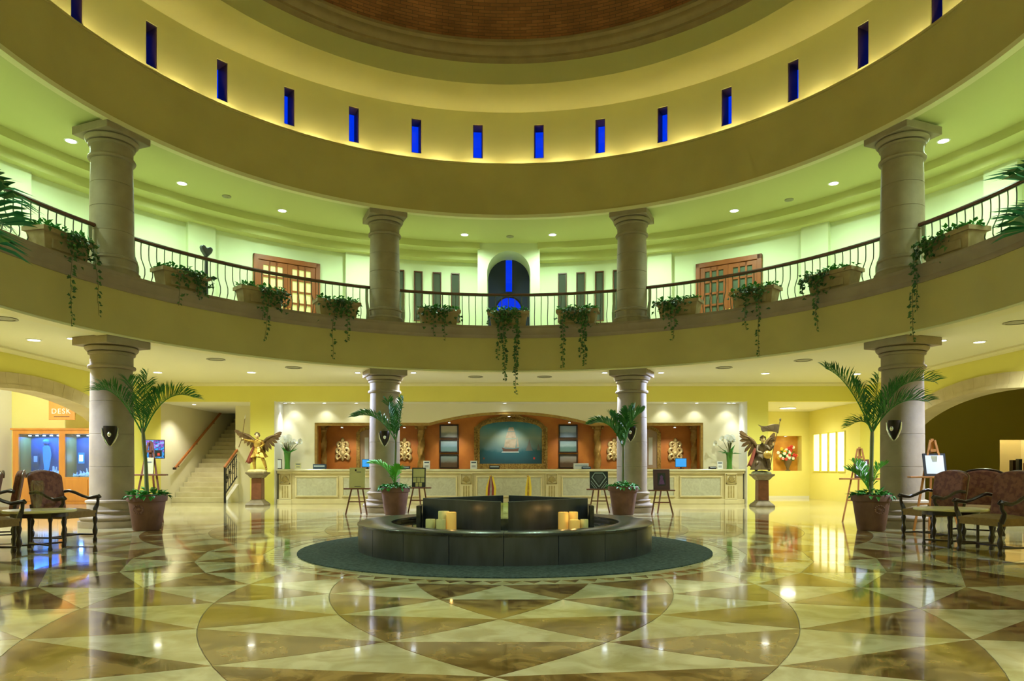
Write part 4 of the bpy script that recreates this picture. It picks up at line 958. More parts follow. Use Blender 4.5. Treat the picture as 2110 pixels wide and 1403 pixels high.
for px in cor:
    x = X_(px, DCt); t = bpy.data.objects.new('corbel', None); C.objects.link(t); t.parent = ct; t.location = (x, YF, 0)
    MB().box((-0.20, -0.03, 0.0), (0.20, 0.06, 1.0)).build('pilaster', 'counter_stone', t, smooth=False, bevel=0.008)
    fr = MB(); z0_, z1_ = 0.66, 0.98
    fr.box((-0.17, -0.06, z0_), (0.17, -0.03, z0_+0.03)); fr.box((-0.17, -0.06, z1_-0.03), (0.17, -0.03, z1_)); fr.box((-0.17, -0.06, z0_), (-0.14, -0.03, z1_)); fr.box((0.14, -0.06, z0_), (0.17, -0.03, z1_))
    fr.build('relief_frame', 'counter_relief', t, smooth=False)
    sh = MB()
    for q in range(7):
        a = rad(20+23.3*q); sh.tube([(0, -0.04, 0.72), (0.12*math.cos(a), -0.075, 0.72+0.20*math.sin(a))], [0.012, 0.028], 6)
    sh.ball((0, -0.05, 0.73), 0.035, 8, 5); sh.build('shell_relief', 'counter_relief', t)
    fl = MB()
    for q in range(3): fl.box((-0.105+0.08*q, -0.036, 0.20), (-0.055+0.08*q, -0.029, 0.60))
    fl.build('flute', 'counter_relief', t, smooth=False)
    MB().box((-0.22, -0.06, 0.0), (0.22, -0.03, 0.14)).build('foot', 'counter_stone', t, smooth=False, bevel=0.01)
# things on the counter
ZT = 1.15
def on_counter(px, dy=0.30): return (X_(px, DCt+dy), YF+dy, ZT)
def monitor(px, w, h, scr, label, rz=0.0, dy=0.40):
    t = thing('computer_monitor', label, 'monitor', on_counter(px, dy), rz)
    MB().box((-0.10, -0.07, 0), (0.10, 0.07, 0.015)).build('foot', 'black', t, smooth=False); MB().box((-0.025, 0.0, 0.015), (0.025, 0.03, 0.12)).build('stand', 'black', t, smooth=False)
    MB().box((-w/2, -0.02, 0.06), (w/2, 0.02, 0.06+h)).build('housing', 'black', t, smooth=False, bevel=0.006)
    MB().box((-w/2+0.015, -0.024, 0.075), (w/2-0.015, -0.019, 0.045+h)).build('screen', scr, t, smooth=False); return t
monitor(757, 0.36, 0.27, 'screen_blue', 'lit blue monitor on the counter beside the stair side column', 0.1)
monitor(1403, 0.38, 0.30, 'screen_blue', 'bright blue monitor on the counter under the niche end ornament', -0.15)
def block(name, px, w, d, h, mat, label, cat, dy=0.25, part=None, rz=0.0):
    t = thing(name, label, cat, on_counter(px, dy), rz)
    MB().box((-w/2, -d/2, 0), (w/2, d/2, h)).build('body', mat, t, smooth=False, bevel=0.008)
    if part: part(t, w, d, h)
    return t
def keys(t, w, d, h):
    MB().box((-w*0.42, -d/2-0.004, h*0.45), (w*0.42, -d/2+0.002, h*0.75)).build('label_strip', 'poster_line', t, smooth=False)
block('desk_console', 659, 0.42, 0.16, 0.16, 'navy', 'dark navy desk console on the stair end of the counter', 'console', 0.25, keys)
block('desk_console', 836, 0.28, 0.16, 0.09, 'grey_dark', 'low dark grey desk console behind the ornament easel', 'console', 0.25, keys)
block('desk_phone', 1019, 0.34, 0.18, 0.12, 'black', 'black desk phone on the counter before the ship painting', 'phone', 0.25, keys)
block('desk_console', 1208, 0.30, 0.16, 0.08, 'navy', 'small dark console lying under the folded papers on the counter', 'console', 0.20, keys)
block('paper_tray', 1197, 0.50, 0.20, 0.19, 'paper', 'white tray of papers on the counter beside the picture stack', 'tray', 0.45, keys)
block('desk_phone', 1468, 0.22, 0.16, 0.08, 'black', 'small black phone on the niche end of the counter', 'phone', 0.25, keys)
def notice(px, w, h, label, mat='paper', dy=0.1):
    t = thing('counter_notice', label, 'notice', on_counter(px, dy))
    o1 = MB().box((-w/2, -0.008, 0), (w/2, 0.008, h)).build('card', mat, t, smooth=False); o1.rotation_euler = (rad(-8), 0, 0)
    o2 = MB().box((-w*0.36, -0.011, h*0.72), (w*0.36, -0.0075, h*0.86)).build('print_strip', 'navy', t, smooth=False); o2.rotation_euler = (rad(-8), 0, 0)
    o3 = MB().box((-w*0.30, -0.011, h*0.35), (w*0.30, -0.0075, h*0.42)).box((-w*0.30, -0.011, h*0.22), (w*0.30, -0.0075, h*0.28)).build('print_line', 'grey_dark', t, smooth=False); o3.rotation_euler = (rad(-8), 0, 0)
    MB().box((-w*0.3, 0.0, 0), (w*0.3, 0.07, 0.01)).build('foot', 'glass_clear', t, smooth=False)
notice(879, 0.22, 0.27, 'white notice card on the counter beside the striped easel poster')
notice(976, 0.22, 0.27, 'white notice card on the counter before the ship painting frame')
notice(1484, 0.18, 0.25, 'white notice card on the counter next to the lily vase')
notice(614, 0.20, 0.20, 'pale notice card on the counter beside the stair end lilies', 'card_cream', 0.3)
t = thing('photo_frame', 'small dark framed card leaning at the stair end of the counter', 'frame', on_counter(573, 0.15), 0.35)
MB().box((-0.12, -0.012, 0), (0.12, 0.012, 0.32)).build('frame', 'wood_dark', t, smooth=False); MB().box((-0.095, -0.016, 0.025), (0.095, -0.011, 0.295)).build('card', 'paper', t, smooth=False)
def lilies(px, label, seed, side):
    random.seed(seed); t = thing('lily_vase', label, 'vase', on_counter(px, 0.20))
    MB().lathe([(0, 0), (0.10, 0), (0.09, 0.03), (0.085, 0.2), (0.10, 0.45), (0.115, 0.55), (0.095, 0.55), (0.08, 0.45)], 20).build('vase', 'vase_green', t)
    for i in range(16):
        a = random.uniform(0, 2*PI); r_ = random.uniform(0.08, 0.42); h = 0.98-0.62*r_*random.uniform(0.5, 1.1); e = Vector((r_*math.cos(a), r_*0.5*math.sin(a)-0.06, h)); e.x = max(e.x, -0.02-abs(e.x)*0.2) if side < 0 else min(e.x, 0.02+abs(e.x)*0.2)
        m_ = MB().tube([(0.03*math.cos(a), 0.03*math.sin(a), 0.3), (e.x*0.4, e.y*0.4, h*0.75), e], 0.009, 5); sm = m_.build('lily_stem', 'stem_green', t)
        d = Vector((e.x, e.y-0.12, 0.25)).normalized(); s_ = d.cross(Vector((0, 0, 1))).normalized(); u_ = s_.cross(d); fl = MB(); rings = [(0, 0.012), (0.05, 0.03), (0.10, 0.055), (0.14, 0.095)]
        vs_ = []
        for q, (l, rr_) in enumerate(rings):
            for k_ in range(8):
                aa = 2*PI*k_/8; tipx = 0.05*max(0, math.cos(aa)) if q == 3 else 0
                vs_.append(e+d*(l+tipx)+(s_*math.sin(aa)+u_*math.cos(aa))*rr_)
        fl.add(vs_, [(q*8+k_, q*8+(k_+1) % 8, (q+1)*8+(k_+1) % 8, (q+1)*8+k_) for q in range(3) for k_ in range(8)]); fl.build('lily_bloom', 'white_petal', sm)
        fl2 = MB().tube([e+d*0.03, e+d*0.12], 0.008, 5); fl2.build('spadix', 'yellow_petal', sm)
    for i in range(8):
        a = 2*PI*i/8+random.uniform(-.3, .3); m_ = MB(); leaf(m_, Vector((0.05*math.cos(a), 0.05*math.sin(a), 0.50)), Vector((math.cos(a)*(0.25 if math.cos(a)*side > 0 else 1), 0.5*math.sin(a), random.uniform(0.0, 0.7))), Vector((0, 0, 1)), 0.36, 0.14); m_.build('lily_leaf', 'leaf_ground', t, smooth=False)
lilies(592, 'green vase of white calla lilies at the stair end of the counter', 3, -1); lilies(1503, 'green vase of white calla lilies at the niche end of the counter', 9, 1)
random.seed(21)

# wall pieces behind reception
def framed(name, px0, px1, py0, py1, fw, canvas, label, cat='painting', fm='wood_dark', top_arch=0.0, y=YO):
    D_ = y-CY; x0_, x1_, z1_, z0_ = X_(px0, D_), X_(px1, D_), Z_(py0, D_), Z_(py1, D_)
    t = thing(name, label, cat, ((x0_+x1_)/2, y, z0_)); w = (x1_-x0_)/2; h = z1_-z0_
    def outl(e):
        if not top_arch: return [(-w+e, e), (w-e, e), (w-e, h-e), (-w+e, h-e)]
        hs = h-top_arch; sh = w*0.92-e*0.6
        return [(-w+e, e), (w-e, e), (w-e, hs-e*0.4)]+[(sh*math.cos(a)*1.0, hs+0.02-e*0.4+(top_arch-0.02-e*0.6)*math.sin(a)) for a in [PI*i/18 for i in range(1, 18)]]+[(-w+e, hs-e*0.4)]
    A = outl(0); B_ = outl(fw); k_ = len(A); mb = MB()
    fn = lambda u, v, d: (u, d, v)
    for i in range(k_):
        j = (i+1) % k_
        q = [A[i], A[j], B_[j], B_[i]]; mb.prism(q, fn, -0.07, -0.01)
    fo = mb.build('frame', fm, t, smooth=False)
    MB().prism(B_, fn, -0.03, -0.005).build('canvas', canvas, t, smooth=False)
    return t, w, h, fo
ramp_mat('paint_ship', [(0.0, (0.008, 0.05, 0.075)), (0.30, (0.015, 0.11, 0.15)), (0.36, (0.10, 0.20, 0.22)), (0.60, (0.22, 0.30, 0.24)), (0.80, (0.06, 0.24, 0.28)), (1.0, (0.01, 0.12, 0.18))], 2, 0.1, 1.85, 0.5, 0.10, 2.2)
t, w_, h_, fo = framed('ship_painting', 977, 1128, 857, 967, 0.20, 'paint_ship', 'large gilt framed painting of a sailing ship at sea', fm='gold_frame', top_arch=0.42)
orn = MB()
for i in range(30):
    a = PI*i/29; orn.ball((w_*0.86*math.cos(a), -0.085, h_-0.40+0.31*math.sin(a)), 0.045, 6, 4)
for s_ in (-1, 1):
    for i in range(12): orn.ball((s_*(w_-0.10), -0.085, 0.15+i*0.115), 0.04, 6, 4)
orn.build('frame_ornament', 'gold_frame', fo)
cr_ = MB().tube([(-0.5, -0.09, h_-0.10), (-0.3, -0.10, h_-0.0), (0, -0.10, h_+0.03), (0.3, -0.10, h_-0.0), (0.5, -0.09, h_-0.10)], [0.03, 0.05, 0.06, 0.05, 0.03], 8); cr_.build('crest', 'gold_frame', fo)
def flat(name, pts, mat, par, y=-0.034): 
    return MB().prism(pts, lambda u, v, d: (u, d, v), y-0.004, y).build(name, mat, par, smooth=False)
zsea = 0.66
flat('hull', [(-0.26, zsea-0.04), (0.24, zsea-0.04), (0.30, zsea+0.10), (0.10, zsea+0.06), (-0.18, zsea+0.07), (-0.32, zsea+0.12)], 'hull', t)
flat('sail', [(-0.24, zsea+0.12), (0.16, zsea+0.10), (0.20, zsea+0.42), (-0.20, zsea+0.40)], 'sail', t, -0.036)
flat('sail', [(-0.19, zsea+0.44), (0.19, zsea+0.45), (0.15, zsea+0.68), (-0.13, zsea+0.66)], 'sail', t, -0.036)
flat('sail', [(-0.11, zsea+0.69), (0.13, zsea+0.70), (0.09, zsea+0.84), (-0.07, zsea+0.83)], 'sail', t, -0.036)
flat('sail', [(0.21, zsea+0.12), (0.30, zsea+0.14), (0.22, zsea+0.55)], 'sail', t, -0.036)
flat('foam', [(-0.34, zsea-0.06), (0.30, zsea-0.06), (0.28, zsea-0.03), (-0.30, zsea-0.03)], 'foam', t, -0.038)
flat('far_ship', [(0.52, zsea), (0.78, zsea), (0.72, zsea+0.16), (0.66, zsea+0.42), (0.60, zsea+0.20)], 'far_ship', t)
flat('far_ship', [(0.92, zsea+0.02), (1.06, zsea+0.02), (1.02, zsea+0.12), (0.98, zsea+0.26)], 'far_ship', t)
flat('buoy', [(0.80, 0.36), (0.86, 0.36), (0.86, 0.43), (0.80, 0.43)], 'red_petal', t); flat('buoy', [(-0.98, 0.36), (-0.93, 0.36), (-0.93, 0.42), (-0.98, 0.42)], 'statue_red', t)
def pic(n, lo_, mid, hi_): ramp_mat(n, [(0.0, lo_), (0.35, lo_), (0.5, mid), (1.0, hi_)], 2, 0.02, 0.5, 0.4, 0.10, 5.0)
pic('pic_a', (0.30, 0.32, 0.30), (0.55, 0.50, 0.38), (0.60, 0.52, 0.40)); pic('pic_b', (0.10, 0.20, 0.22), (0.18, 0.30, 0.36), (0.34, 0.44, 0.48)); pic('pic_c', (0.10, 0.06, 0.025), (0.18, 0.20, 0.17), (0.20, 0.30, 0.32))
pic('pic_d', (0.22, 0.32, 0.48), (0.40, 0.50, 0.62), (0.30, 0.44, 0.60)); pic('pic_e', (0.10, 0.20, 0.18), (0.28, 0.40, 0.40), (0.16, 0.28, 0.38)); pic('pic_f', (0.12, 0.07, 0.035), (0.26, 0.22, 0.17), (0.30, 0.33, 0.34))
for (pa, pb, side, cs_) in ((906, 945, 'stair side', 'abc'), (1151, 1190, 'niche side', 'def')):
    for (ya_, yb_), c_, pos in zip(((875, 903.5), (905.5, 933), (935.5, 965)), cs_, ('top', 'middle', 'bottom')):
        framed('seascape_picture', pa, pb, ya_, yb_, 0.045, 'pic_'+c_, 'small dark framed seascape, %s of the %s stack by the ship painting' % (pos, side), fm='wood_dark')
# gilt ornaments
def ornament(px, label):
    D_ = YO-CY; t = thing('gilt_ornament', label, 'ornament', (X_(px, D_), YO, Z_(950, D_)), 0, 'gilt ornaments on the orange wall')
    b = MB()
    def blob(x, z, rx, rz_): b.ball((x, -0.05, z), 1.0, 10, 6, (rx, 0.05, rz_))
    blob(0, 0.40, 0.10, 0.40)
    bd_ = b.build('spine', 'gold_pale', t)
    for s_ in (-1, 1):
        for (x0_, z0_, r_, n_) in ((0.12, 0.16, 0.11, 12), (0.13, 0.38, 0.10, 12), (0.10, 0.60, 0.09, 12)):
            MB().tube([(s_*(x0_+r_*(1-0.05*i)*math.cos(0.55*i-1.2)), -0.05-0.003*i, z0_+r_*(1-0.05*i)*math.sin(0.55*i-1.2)) for i in range(n_)], [0.062-0.003*i for i in range(n_)], 7).build('scroll', 'gold_pale', t)
        MB().ball((s_*0.15, -0.06, 0.28), 0.06, 8, 5, (1.2, 0.6, 0.8)).build('leaf_boss', 'gold_pale', t)
    MB().ball((0, -0.07, 0.74), 0.07, 8, 6, (1.0, 0.6, 1.2)).build('finial', 'gold_pale', t); MB().ball((0, -0.08, 0.28), 0.10, 8, 6, (1.0, 0.6, 1.0)).build('mask', 'gold_pale', t)
for px, lab in ((707, 'pale gilt scroll ornament at the stair end of the orange wall'), (834, 'pale gilt scroll ornament beside the twisted column nearest the stair side pictures'), (1265, 'pale gilt scroll ornament beside the twisted column nearest the niche side pictures'), (1391, 'pale gilt scroll ornament at the niche end of the orange wall')): ornament(px, lab)
# arched gilt mirrors
M('mirror_face', (0.42, 0.30, 0.20), (0.36, 0.24, 0.15), scale=1.5, rough=0.25)
for pa, pb, lab, s_ in ((735, 809, 'arched gilt mirror behind the stair side column', -1), (1292, 1361, 'arched gilt mirror behind the niche side column', 1)):
    t, w_, h_, fo = framed('arched_mirror', pa, pb, 877, 972, 0.13, 'mirror_face', lab, 'mirror', 'gold_frame', 0.26)
    MB().box((s_*(w_-0.36)-0.07, -0.034, 0.25), (s_*(w_-0.36)+0.07, -0.03, h_-0.42)).build('mirror_strip', 'paper', t, smooth=False)
# twisted gilt columns
def twisted(px, label, y=YO-0.22):
    D_ = y-CY; x = X_(px, D_); H = Z_(873, D_); t = thing('twisted_column', label, 'column', (x, y, 0), 0, 'twisted gilt columns at the reception')
    MB().box((-0.17, -0.17, 0), (0.17, 0.17, 0.9)).build('pedestal', 'gold_column', t, smooth=False, bevel=0.01)
    n, m_ = 16, 44; vs_ = []; z0_, z1_ = 0.95, H-0.26
    for i in range(m_):
        z = z0_+(z1_-z0_)*i/(m_-1); ph = i*0.42
        for q in range(n):
            a = 2*PI*q/n; r_ = 0.115+0.022*math.cos(3*a-ph); vs_.append((r_*math.cos(a), r_*math.sin(a), z))
    MB().add(vs_, [(i*n+q, i*n+(q+1) % n, (i+1)*n+(q+1) % n, (i+1)*n+q) for i in range(m_-1) for q in range(n)]).build('shaft', 'gold_column', t)
    MB().lathe([(0, 0.88), (0.17, 0.88), (0.17, 0.92), (0.13, 0.97), (0, 0.97)], 20).build('base', 'gold_column', t)
    cp = MB().lathe([(0, z1_-0.02), (0.12, z1_-0.02), (0.135, z1_+0.03), (0.12, z1_+0.06), (0.16, z1_+0.14), (0.21, z1_+0.17), (0, z1_+0.17)], 20).box((-0.22, -0.2, z1_+0.17), (0.22, 0.2, z1_+0.26)); cp.build('capital', 'gold_column', t)
    for s_ in (-1, 1): MB().ball((s_*0.17, -0.12, z1_+0.11), 0.05, 8, 6).build('volute', 'gold_column', t)
twisted(666, 'twisted gilt column at the stair end of the orange wall'); twisted(868, 'twisted gilt column beside the stair side picture stack'); twisted(1231, 'twisted gilt column beside the niche side picture stack'); twisted(1431, 'twisted gilt column at the niche end of the orange wall')
# draped stanchions in front of the counter
def stanchion(px, cols, label):
    D_ = 22.6; t = thing('ribbon_stand', label, 'stand', (X_(px, D_), CY+D_, 0))
    MB().lathe([(0, 0), (0.17, 0), (0.17, 0.02), (0.04, 0.05), (0, 0.05)], 20).build('base', 'gold', t)
    MB().tube([(0, 0, 0.04), (0, 0, 0.90)], 0.022, 10).ball((0, 0, 0.92), 0.04, 10, 6).build('post', 'gold', t)
    for i, c_ in enumerate(cols):
        x = (i-(len(cols)-1)/2)*0.065
        MB().prism([(x*0.3, 0.90), (x*0.3+0.05, 0.92), (x+0.05, 0.55), (x+0.035, 0.25), (x-0.035, 0.22), (x-0.02, 0.55)], lambda u, v, d: (u, d+0.05*(0.9-v), v), -0.05-0.012*i, -0.04-0.012*i).build('ribbon', c_, t, smooth=False)
stanchion(1011, ['ribbon_yellow', 'ribbon_red', 'sail', 'ribbon_red', 'ribbon_yellow'], 'gold stand draped with red and yellow ribbons before the counter'); stanchion(1088, ['ribbon_yellow', 'gold', 'ribbon_yellow'], 'gold stand draped with yellow ribbon before the counter')

# ================================================================== EASELS
def easel(loc, rz, label, tray_z=0.80, H=1.0, wood='wood_easel', spread=0.30, top=False, hb=1.55, back=0.48):
    t = thing('easel', label, 'easel', loc, rz)
    zt = hb if top else tray_z
    for s_ in (-1, 1):
        MB().bar((s_*spread, -0.10, 0), (s_*(0.04 if top else spread*0.52), 0.0 if not top else 0.08, zt), 0.035, 0.03).build('leg', wood, t, smooth=False)
    MB().bar((0.0, back, 0), (0.0, 0.06 if not top else 0.10, zt), 0.035, 0.03).build('leg', wood, t, smooth=False)
    MB().box((-spread-0.06, -0.10, tray_z-0.02), (spread+0.06, 0.06, tray_z+0.015)).build('tray', wood, t, smooth=False, bevel=0.006)
    zc = tray_z*0.5; k_ = spread*(1-0.48*0.5) if not top else spread+(0.04-spread)*zc/zt
    MB().bar((-k_, -0.055, zc), (k_, -0.055, zc), 0.03, 0.025, (0, 0, 1)).build('crossbar', wood, t, smooth=False)
    if top:
        MB().bar((0, 0.07, tray_z), (0, 0.10, zt+0.03), 0.05, 0.03).build('mast', wood, t, smooth=False); MB().box((-0.05, 0.03, zt-0.22), (0.05, 0.09, zt-0.17)).build('clamp', wood, t, smooth=False)
    return t
def poster(loc, rz, w, h, label, mat, parts, tilt=rad(-8)):
    t = thing('poster_board', label, 'poster', loc, rz); t.rotation_euler = (tilt, 0, rz)
    MB().box((-w/2, -0.012, 0), (w/2, 0.012, h)).build('board', mat, t, smooth=False)
    for nm, pts, m_ in parts: MB().prism(pts, lambda u, v, d: (u, d, v), -0.017, -0.0125).build(nm, m_, t, smooth=False)
    return t
def eloc(px, pyb): 
    D_ = CZ*F/(pyb-HY); return Vector((X_(px, D_), CY+D_, 0))
p = eloc(736, 1060); easel(p, 0, 'brown wooden easel holding the plain cream poster', 0.66, spread=0.27)
poster(p+Vector((0, -0.03, 0.676)), 0, 0.40, 0.52, 'plain cream poster on an easel beside the stair side column', 'card_cream', [('print_mark', [(-0.06, 0.43), (-0.02, 0.43), (-0.02, 0.48), (-0.06, 0.48)], 'wood_dark'), ('print_line', [(-0.02, 0.40), (0.10, 0.40), (0.10, 0.415), (-0.02, 0.415)], 'grey_dark'), ('print_line', [(-0.06, 0.03), (0.10, 0.03), (0.10, 0.045), (-0.06, 0.045)], 'grey_dark')])
p = eloc(863, 1056); easel(p, 0, 'brown wooden easel holding the black and cream poster', 0.66, spread=0.27)
parts = [('print_panel', [(-0.15, 0.27), (0.15, 0.27), (0.15, 0.49), (-0.15, 0.49)], 'card_cream')]
for i in range(3): parts.append(('print_panel', [(-0.15+0.105*i, 0.13), (-0.06+0.105*i, 0.13), (-0.06+0.105*i, 0.255), (-0.15+0.105*i, 0.255)], 'card_cream'))
for i in range(2): parts.append(('print_panel', [(-0.085+0.095*i, 0.01), (-0.01+0.095*i, 0.01), (-0.01+0.095*i, 0.115), (-0.085+0.095*i, 0.115)], 'card_cream'))
poster(p+Vector((0, -0.03, 0.676)), 0, 0.36, 0.52, 'black poster with cream panels on an easel beside the stair side column', 'poster_black', parts)
p = eloc(1234, 1056); easel(p, 0, 'brown wooden easel holding the black diamond poster', 0.62, spread=0.27)
def vline(o_, yt, w=0.022): 
    return [('print_line', [(-o_, yt), (-o_+w*1.3, yt), (0.0, yt-o_*1.35+w*1.4), (o_-w*1.3, yt), (o_, yt), (0, yt-o_*1.35)], 'poster_line')]
parts = vline(0.20, 0.30)+[('print_line', [(-0.20, 0.30), (-0.11, 0.43), (-0.11, 0.40), (-0.17, 0.30)], 'poster_line'), ('print_line', [(0.20, 0.30), (0.17, 0.30), (0.11, 0.40), (0.11, 0.43)], 'poster_line'), ('print_line', [(-0.11, 0.43), (0.11, 0.43), (0.11, 0.405), (-0.11, 0.405)], 'poster_line'),
        ('print_fill', [(-0.13, 0.31), (-0.08, 0.38), (0.08, 0.38), (0.13, 0.31), (0, 0.15)], 'grey_dark')]
for s_ in (-1, 1):
    for k_ in range(2): parts.append(('print_line', [(s_*0.21, 0.22-0.075*k_), (s_*0.21, 0.195-0.075*k_), (s_*(0.05+0.055*k_), 0.01), (s_*(0.07+0.055*k_), 0.01)], 'poster_line'))
poster(p+Vector((0, -0.03, 0.636)), 0, 0.49, 0.46, 'black poster with a white diamond emblem on an easel', 'poster_black', parts)
p = eloc(1363, 1060); easel(p, 0, 'brown wooden easel holding the dark purple poster', 0.62, spread=0.27)
poster(p+Vector((0, -0.03, 0.636)), 0, 0.42, 0.52, 'dark purple poster with a violet figure on an easel', 'poster_purple', [('print_panel', [(-0.10, 0.10), (0.10, 0.10), (0.10, 0.42), (-0.10, 0.42)], 'poster_black'), ('print_figure', [(-0.08, 0.13), (0.08, 0.13), (0.05, 0.24), (0.03, 0.28), (0.045, 0.33), (0, 0.38), (-0.045, 0.33), (-0.03, 0.28), (-0.05, 0.24)], 'poster_violet')])
p = eloc(307, 1076); e_ = easel(p, 0.15, 'brown wooden easel behind the palm next to the aquarium side column', 1.04, wood='wood_easel', spread=0.32, top=True, hb=1.75)
poster(p+Vector((0.0, -0.03, 1.058)), 0.15, 0.20, 0.36, 'small cream card on the easel behind the palm', 'card_cream', [('print_line', [(-0.06, 0.25), (0.06, 0.25), (0.06, 0.27), (-0.06, 0.27)], 'grey_dark')])
# wall screen by the stair
t = thing('wall_screen', 'lit blue and violet screen mounted on the wall before the stair', 'screen', (-WX+0.02, CY+22.35, 1.45), PI/2-0.9)
ctr = P(318, 925, 22.6); t.location = (ctr.x, ctr.y, Z_(945, 22.6)); t.rotation_euler = (0, 0, 0.35)
MB().box((-0.30, -0.03, 0), (0.30, 0.03, 0.60)).build('housing', 'black', t, smooth=False, bevel=0.008); MB().box((-0.28, -0.034, 0.02), (0.28, -0.029, 0.58)).build('screen', 'screen_mix', t, smooth=False)
MB().box((0.02, -0.037, 0.06), (0.22, -0.033, 0.27)).build('inset_picture', 'poster_black', t, smooth=False); MB().prism([(0.09, 0.10), (0.16, 0.10), (0.16, 0.18), (0.09, 0.18)], lambda u, v, d: (u, d, v), -0.040, -0.036).build('inset_mark', 'red_petal', t, smooth=False)
MB().bar((0, 0.0, 0.3), (-0.35, 0.25, 0.3), 0.06, 0.06).build('arm', 'black', t, smooth=False)
# pale wood easels on the niche side
p = eloc(1772, 1075); easel(p, -0.35, 'light brown easel behind the palm before the backlit slots', 0.95, wood='wood_easel_light', spread=0.36, top=True, hb=1.62)
poster(p+Vector((0.02, -0.05, 0.967)), -0.35, 0.30, 0.42, 'dark framed white notice on the easel before the backlit slots', 'wood_rail', [('paper', [(-0.11, 0.04), (0.11, 0.04), (0.11, 0.38), (-0.11, 0.38)], 'paper'), ('print_line', [(-0.06, 0.14), (0.06, 0.14), (0.06, 0.16), (-0.06, 0.16)], 'grey_dark')], rad(-14))
p = eloc(1925, 1093); easel(p, -0.15, 'light brown easel behind the armchairs by the dim olive room', 1.02, back=0.22, wood='wood_easel_light', spread=0.40, top=True, hb=1.72)
poster(p+Vector((0.0, -0.05, 1.037)), -0.15, 0.40, 0.44, 'black framed white notice on the easel by the dim olive room', 'black', [('paper', [(-0.16, 0.04), (0.16, 0.04), (0.16, 0.40), (-0.16, 0.40)], 'paper'), ('print_crest', [(-0.06, 0.39), (0.06, 0.39), (0.04, 0.27), (-0.04, 0.27)], 'card_cream')], rad(-14))

# ================================================================== PALMS
k = 13.7/F
pf = eloc(303, 1092)
palm('potted palm with three arching fronds in a wide pot beside the aquarium side column', pf, 0.68, 0.335, 1.95, (-0.09, 0.02),
     [((-0.45, -0.05, 0.85), (-0.80, -0.1, 0.72), 40, 0.40), ((-0.22, 0.1, 0.80), (-0.42, 0.25, 0.95), 34, .36), ((0.03, -0.05, 0.6), (0.06, 0.05, 1.05), 34, 0.30), ((0.42, -0.05, 0.85), (0.95, 0.05, 0.60), 42, 0.38), ((0.15, 0.05, 0.55), (0.35, 0.1, 0.75), 30, 0.3)])
pf = eloc(1795, 1092)
def pextra(t):
    for (b_, c_, e_) in (((0, 0, 0.70), (-0.15, 0.1, 1.1), (-0.42, 0.05, 1.15)), ((0, 0, 0.70), (0.1, 0.15, 1.15), (0.32, 0.1, 1.25)), ((0, 0, 0.7), (-0.1, 0.2, 1.2), (-0.2, 0.3, 1.3))): frond(t, b_, c_, e_, 'leaf_bright', 18, 0.24, 0.03, name='young_frond')
palm('potted palm with long fronds sweeping over a sconce by the dim olive room column', pf, 0.68, 0.335, 1.98, (0.03, 0.02),
     [((-0.45, -0.05, 0.95), (-0.93, -0.1, 1.10), 44, 0.40), ((-0.22, -0.05, 0.55), (-0.38, 0, 0.85), 30, .34), ((0.3, -0.1, 1.05), (1.10, -0.1, 0.85), 46, 0.44), ((0.30, -0.25, 0.65), (0.85, -0.3, 0.45), 38, 0.40), ((0.1, 0.1, 0.5), (0.18, 0.1, 0.95), 28, 0.34), ((-0.2, -0.2, 0.25), (-0.50, -0.1, 0.0), 24, 0.26), ((0.15, -0.2, 0.5), (0.4, -0.3, 0.75), 26, 0.36)], extra=pextra)
pf = eloc(814, 1060)
def pex2(t): frond(t, (0, 0, 0.75), (-0.18, -0.1, 1.35), (-0.62, -0.15, 1.30), 'leaf_bright', 22, 0.24, 0.035, name='young_frond'); frond(t, (0, 0, 0.75), (0.05, -0.1, 1.2), (0.16, -0.15, 1.15), 'leaf_bright', 16, 0.26, 0.04, name='young_frond')
palm('potted palm with one long low frond in front of the stair side column', pf, 0.70, 0.355, 1.98, (0.02, 0.0),
     [((-0.40, -0.1, 0.72), (-1.02, -0.15, 0.50), 44, 0.34), ((-0.14, -0.05, 0.45), (-0.20, -0.05, 0.92), 30, 0.34), ((0.12, -0.05, 0.5), (0.20, -0.05, 0.95), 32, 0.34), ((0.04, 0.1, 0.4), (0.05, 0.15, 0.75), 26, 0.30)], extra=pex2, medallion=False, lw=0.028)
pf = eloc(1284, 1060)
palm('potted palm with broad bright fronds in front of the niche side column', pf, 0.72, 0.36, 1.80, (0.0, 0.0),
     [((-0.30, -0.1, 0.72), (-0.82, -0.15, 0.50), 40, 0.34), ((-0.16, 0.0, 0.55), (-0.32, 0.1, 0.75), 30, 0.34), ((0.10, -0.1, 0.62), (0.46, -0.1, 0.80), 36, 0.40), ((0.05, -0.1, 0.5), (0.10, -0.1, 0.85), 30, 0.32), ((0.2, 0.0, 0.55), (0.30, 0.05, 0.92), 32, 0.36)], medallion=False, lw=0.038)
